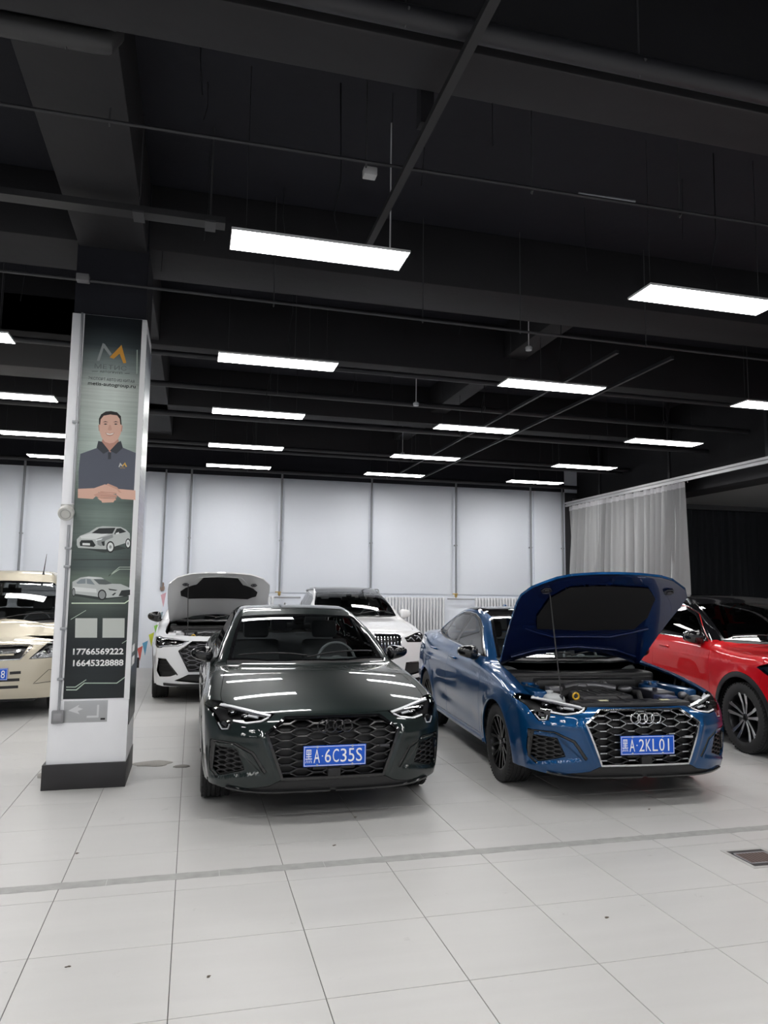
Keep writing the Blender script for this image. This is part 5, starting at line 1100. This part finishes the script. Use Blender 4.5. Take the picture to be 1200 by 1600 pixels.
def suv(name, label, loc, rz, dims, front, hood_front, paint, roofm, rails, wheel, lampg, s=0., clad=False, wsg=None, sideg=None, mirrorm=None, openhood=None, lowz=.24, extra=None, mz=None, tail=0., q=0., mx=None, fc=.08, fc2=.9, fx=.45, upper=None, house=None):
    L, W, ya, yb, rzw, ar, h0, h1, wt, roof = dims
    car = empty(name, (loc[0], loc[1], 0), rz, label, 'car')
    S = suv_shape(L, W, ya, yb, rzw, ar, h0, h1, wt, roof, s, tail=tail, fc=fc, fc2=fc2, fx=fx)
    out, P = suv_polys(S, front, hood_front, h0, h1, wt, roof, s, clad, lowz=lowz, q=q)
    B = Body(S, out, P, fine=.024, coarse=.040, upper=upper)
    common(car, B, S, paint, roofm, wsg or glass('windshield_glass_light', (.62, .64, .64), 1.0), sideg or glass('privacy_glass', (.07, .075, .08), 1.0), GLOSSB)
    if openhood: open_hood(car, B, *openhood); engine_bay(car, B, 1.38, h0+.05, paint, yf=.24)
    else: B.panel('hood', ['hood', 'hood_pad'], paint, car)
    if lampg: lamp(car, B, 'head', lampg, house or BLACK, .05, [])
    handles(car, B, S, [(2.30+s, h1-.12), (3.22+s*.6, h1-.10)], paint)
    mirror(car, W/2+.02, 1.66+s, mz or h1+.04, mirrorm or paint, .105, .078, (W/2-.15))
    wipers(car, B, [((-.02, 1.275+s), (.60, 1.48+s)), ((-.60, 1.44+s), (-.02, 1.30+s))])
    for k in (-1, 1):
        if rails:
            Pn, N = B.path([('t', .60, 2.25+s), ('t', .615, 2.8+s), ('t', .60, 3.4), ('t', .58, L-.75)], step=.06); Pn = Pn+[0, 0, .045]; Pn[0, 2] -= .05; Pn[-1, 2] -= .05
            MB().tube((Pn*[k, 1, 1]).tolist(), .014, 8).build('roof_rail', rails, car)
        B.strip('window_trim', [('s', 1.56+s, h1+.0), ('s', 2.62+s, h1+.018), ('s', 3.58+s*.5, h1+.04)], .014, .005, CHROME if rails else GLOSSB, car, side=k)
    MB().box((-.045, 2.05+s, wt-.10), (.045, 2.12+s, wt-.04), None, .015).box((-.12, 2.10+s, wt-.16), (.12, 2.12+s, wt-.09), None, .008).build('rear_view_mirror', BLACK, car)
    cabin(car, 1.37+s, h1-.02, 2.25+s, .55, 3.15+s*.6, W/2); underbody(car, S, W/2)
    for yc in (ya, yb): arch_liner(car, yc, rzw, ar+.01, W/2-.04)
    for yc in (ya, yb):
        for k in (-1, 1): make_wheel(car, k*(W/2-.13), yc, rzw, .235, k, wheel[0], wheel[1], wheel[2])
    if extra: extra(car, B, S)
    return car, B
PAINT_WHITE = flake_paint('white_paint', (.74, .75, .77), 0., .3)
PAINT_WHITE2 = flake_paint('pearl_white_paint', (.80, .80, .81), 0., .3)
PAINT_RED = flake_paint('red_paint', (.56, .003, .008), .15, .34, 1.0)
PAINT_RED.node_tree.nodes['Principled BSDF'].inputs['Coat IOR'].default_value = 1.42
PAINT_BEIGE = flake_paint('champagne_paint', (.58, .53, .42), .3, .35)
PAD_GREY = flake_paint('hood_inner_grey', (.70, .71, .72), 0., .35)
TW_B = mat('wheel_dark_core', (.02, .02, .022), .3, .6)
# white compact with raised hood, behind the dark sedan
def q3_extra(car, B, S):
    B.panel('grille_backing', ['grille'], BLACK, car, off=.05, gap=-.002, skirt=-.045)
    R = [(0, .455), (.405, .455), (.548, .73), (.375, .845), (-.375, .845), (-.548, .73), (-.405, .455)]
    cells_mesh(B, hex_cells(R, .15, .062, 0, .66, lambda x, z: abs(x) < .17 and .48 < z < .60, .55), .008, .03, .008).build('grille_honeycomb', DARKM, car, 20)
    B.strip('grille_frame', [('f', 0, .85), ('f', .379, .85), ('f', .556, .73), ('f', .415, .455), ('f', 0, .455)], .02, .008, GLOSSB, car, side=0)
    rings_logo(car, -.0, .77, GLOSSB); plate(car, -.02, .54, 'A')
    B.both('intake_backing', ['mesh'], BLACK, car, off=.03, gap=-.001, skirt=-.028); B.panel('lower_intake', ['low'], BLACK, car, off=.03, skirt=-.028)
    for s in (1, -1):
        for k in range(4): B.strip('intake_slat', [('f', .63-.01*k, .58-.045*k), ('f', .82, .585-.045*k)], .010, .012, BLACK, car, side=s, off=-.02)
        B.strip('intake_frame', [('f', .825, .62), ('f', .726, .615), ('f', .60, .44), ('f', .56, .405)], .014, .008, GLOSSB, car, side=s)
        B.strip('lower_bumper_trim', [('f', .02, .262), ('f', .5, .262), ('f', .74, .275)], .04, .012, BLACK, car, side=s)
q3_front = [('grille', [('f', -.05, .85), ('f', .379, .85), ('f', .556, .73), ('f', .415, .458), ('f', -.05, .458)]),
    ('mesh', [('f', .825, .62), ('f', .726, .612), ('f', .565, .42), ('f', .66, .385), ('f', .80, .375), ('f', .845, .45)]),
    ('low', [('f', -.05, .41), ('f', .42, .41), ('f', .50, .37), ('f', .60, .325), ('f', .30, .29), ('f', -.05, .29)]),
    ('head', [('f', .42, .862), ('f', .56, .795), ('f', .76, .782), ('f', .80, .765), ('f', .85, .765), ('s', .50, .79), ('s', .50, .885), ('f', .82, .918), ('f', .78, .905), ('f', .60, .892)])]
lg = [([('f', .44, .866), ('f', .60, .884), ('f', .78, .895), ('f', .83, .90)], .014, .010, DRL), ([('f', .45, .856), ('f', .57, .805), ('f', .76, .795), ('f', .83, .778)], .014, .010, DRL), ([('f', .60, .85), ('f', .70, .86)], .03, .02, REFLECT), ([('f', .76, .87), ('f', .78, .82)], .03, .02, REFLECT)]
suv('white_hatch_car', 'white car with raised grey-lined hood, behind and left of the dark sedan', (.40, 10.55), math.radians(1.2), (4.484, 1.84, .87, 3.55, .35, .40, .925, 1.10, 1.50, 1.585),
    q3_front, [(.2, .135), (.42, .165), (.62, .25), (.735, .40), (.75, .55)], PAINT_WHITE, GLOSSB, None, ('twin', WB, WB), lg, mirrorm=GLOSSB, clad=True,
    openhood=(PAINT_WHITE, PAD_GREY, 1.38, 1.08, 44, ((-.44, .40, .86), (-.46, .40)), [([('t', 0, .22), ('t', .30, .26), ('t', .40, .42)], .008)], [(.50, .42)], None), extra=q3_extra)
# white car with split grille
def x1_extra(car, B, S):
    B.both('grille_backing', ['kid'], BLACK, car, off=.05, gap=-.002, skirt=-.045); B.both('intake_backing', ['mesh'], BLACK, car, off=.03, gap=-.001, skirt=-.028); B.panel('lower_intake', ['low'], BLACK, car, off=.03, skirt=-.028)
    for s in (1, -1):
        B.strip('grille_frame', [('f', .03, .925), ('f', .38, .925), ('f', .44, .88), ('f', .43, .66), ('f', .37, .60), ('f', .05, .60), ('f', .025, .66)], .016, .012, CHROME, car, side=s, closed=True)
        for k in range(7): B.strip('grille_slat', [('f', .075+.052*k, .915), ('f', .075+.052*k, .61)], .010, .02, CHROME, car, side=s, off=-.02)
        B.strip('intake_frame', [('f', .56, .49), ('f', .80, .50)], .02, .012, CHROME, car, side=s)
    plate(car, -.02, .46, '')
x1_front = [('kid', [('f', .03, .925), ('f', .38, .925), ('f', .44, .88), ('f', .43, .66), ('f', .37, .60), ('f', .05, .60), ('f', .025, .66)]),
    ('mesh', [('f', .52, .49), ('f', .80, .51), ('f', .85, .45), ('f', .85, .33), ('f', .55, .28), ('f', .50, .36)]), ('low', [('f', -.05, .40), ('f', .44, .40), ('f', .46, .29), ('f', -.05, .29)]),
    ('head', [('f', .50, .865), ('f', .54, .80), ('f', .80, .79), ('s', .52, .83), ('s', .54, .90), ('f', .80, .94), ('f', .72, .93)])]
xg = [([('f', .56, .83), ('f', .62, .87), ('f', .68, .815)], .014, .01, DRL), ([('f', .72, .84), ('f', .77, .88), ('f', .82, .82)], .014, .01, DRL), ([('f', .54, .87), ('f', .72, .915)], .010, .012, SATIN)]
suv('white_suv', 'white car with black roof and split chrome-slatted grille, behind the dark sedan', (2.71, 10.98), math.radians(-.9), (4.10, 1.845, .87, 3.30, .345, .39, .955, 1.145, 1.56, 1.655),
    x1_front, [(.2, .130), (.44, .155), (.60, .25), (.72, .36), (.75, .52)], PAINT_WHITE2, GLOSSB, SATIN, ('twin', TW_B, SATIN), xg, extra=x1_extra)
# red car at the right edge
def red_extra(car, B, S):
    B.panel('grille_backing', ['grille'], BLACK, car, off=.04, gap=-.002, skirt=-.035)
    for k in range(6): B.strip('grille_slat', [('f', 0, .78-.05*k), ('f', .54-.03*k, .79-.05*k)], .012, .012, DARKM, car, side=0, off=-.01)
    B.both('intake_backing', ['mesh'], BLACK, car, off=.03, gap=-.001, skirt=-.028)
    for s in (1, -1): B.strip('pillar_trim', [('s', 1.60, S.gtop(1.60)-.10), ('s', 1.99, S.gtop(1.99)-.092), ('s', 2.3, S.gtop(2.3)-.105), ('s', 2.66, S.gtop(2.66)-.095), ('s', 3.3, S.gtop(3.3)-.10)], .014, .006, CHROME, car, side=s)
red_front = [('grille', [('f', -.05, .84), ('f', .50, .85), ('f', .60, .80), ('f', .45, .48), ('f', -.05, .48)]), ('mesh', [('f', .62, .60), ('f', .80, .62), ('f', .83, .40), ('f', .66, .36)]),
    ('head', [('f', .55, .90), ('f', .60, .84), ('f', .80, .80), ('s', .45, .81), ('s', .62, .885), ('f', .80, .935)])]
rg = [([('f', .60, .90), ('f', .80, .91)], .012, .01, DRL), ([('f', .62, .86), ('f', .80, .83)], .012, .01, DRL), ([('f', .66, .88), ('f', .78, .87)], .03, .02, REFLECT)]
suv('red_suv', 'red car with black roof and black side mirrors, right of the blue sedan', (6.26, 5.47), math.radians(-6.5), (4.45, 1.83, .88, 3.55, .352, .41, .955, 1.075, 1.50, 1.60),
    red_front, [(.2, .130), (.50, .16), (.66, .28), (.745, .42), (.76, .62)], PAINT_RED, GLOSSB, SATIN, ('twin', TW_B, SATIN), rg, clad=True, mirrorm=GLOSSB, sideg=glass('dark_glass', (.04, .042, .045)), wsg=glass('windshield_glass_dark', (.35, .35, .36)), extra=red_extra, upper=1.088)
# champagne people carrier behind the column
def mpv_extra(car, B, S):
    B.panel('grille_backing', ['grille'], BLACK, car, off=.03, gap=-.002, skirt=-.026)
    B.strip('grille_bar', [('f', 0, .790), ('f', .28, .795), ('f', .345, .82)], .038, .016, CHROME, car, side=0); B.strip('grille_bar', [('f', 0, .765), ('f', .27, .770)], .022, .014, PAINT_BEIGE, car, side=0)
    B.strip('grille_frame', [('f', 0, .872), ('f', .42, .876), ('f', .46, .86), ('f', .34, .715), ('f', 0, .705)], .014, .010, CHROME, car, side=0)
    for s in (1, -1):
        for k in range(3): B.strip('bumper_slot', [('f', .02 if k else .24, .555-.085*k), ('f', .36-.01*k, .56-.085*k)], .034, .004, BLACK, car, side=s, off=0)
        B.strip('fog_cover_edge', [('f', .50, .42), ('f', .66, .58), ('f', .76, .57), ('f', .76, .44)], .006, .002, BLACK, car, side=s, closed=True)
    MB().box((-.02, 0, .74), (.02, .01, .84), Matrix.Translation((-.02, -.01, 0))).box((-.07, -.012, .785), (.07, 0, .80)).build('grille_badge', mat('badge_red', (.4, .02, .03), .3), car)
    plate(car, -.02, .545, '    G8')
    MB().tube([(.38, 1.72, 1.78), (.41, 1.70, 2.06)], [.008, .003], 6).lathe([(0, .02), (.03, .014), (.05, .008)], 10, Matrix.Translation((.38, 1.72, 1.76)), 'z').build('aerial', BLACK, car)
mp_front = [('grille', [('f', -.05, .868), ('f', .42, .872), ('f', .34, .718), ('f', -.05, .708)]),
    ('head', [('f', .435, .715), ('f', .62, .895), ('f', .78, .96), ('s', .36, .97), ('s', .36, .80), ('f', .70, .725)])]
mg = [([('f', .53, .78), ('f', .56, .74)], .05, .02, REFLECT), ([('f', .62, .84), ('f', .66, .78)], .07, .02, REFLECT), ([('f', .74, .88), ('f', .76, .80)], .05, .02, REFLECT)]
suv('champagne_van', 'champagne people carrier cut by the left edge, behind the advertising column', (-2.33, 9.72), math.radians(5), (4.65, 1.72, .82, 3.55, .32, .37, .90, 1.12, 1.66, 1.83),
    mp_front, [(.2, .10), (.44, .12), (.60, .20), (.72, .28), (.75, .40)], PAINT_BEIGE, PAINT_BEIGE, None, ('twin', SATIN, SATIN), mg, s=-.5, extra=mpv_extra, house=mat('lamp_bowl', (.42, .43, .44), .3, .7), wsg=glass('windshield_glass_clear', (.55, .56, .56)), sideg=glass('side_glass_clear', (.35, .36, .36)), q=0.)
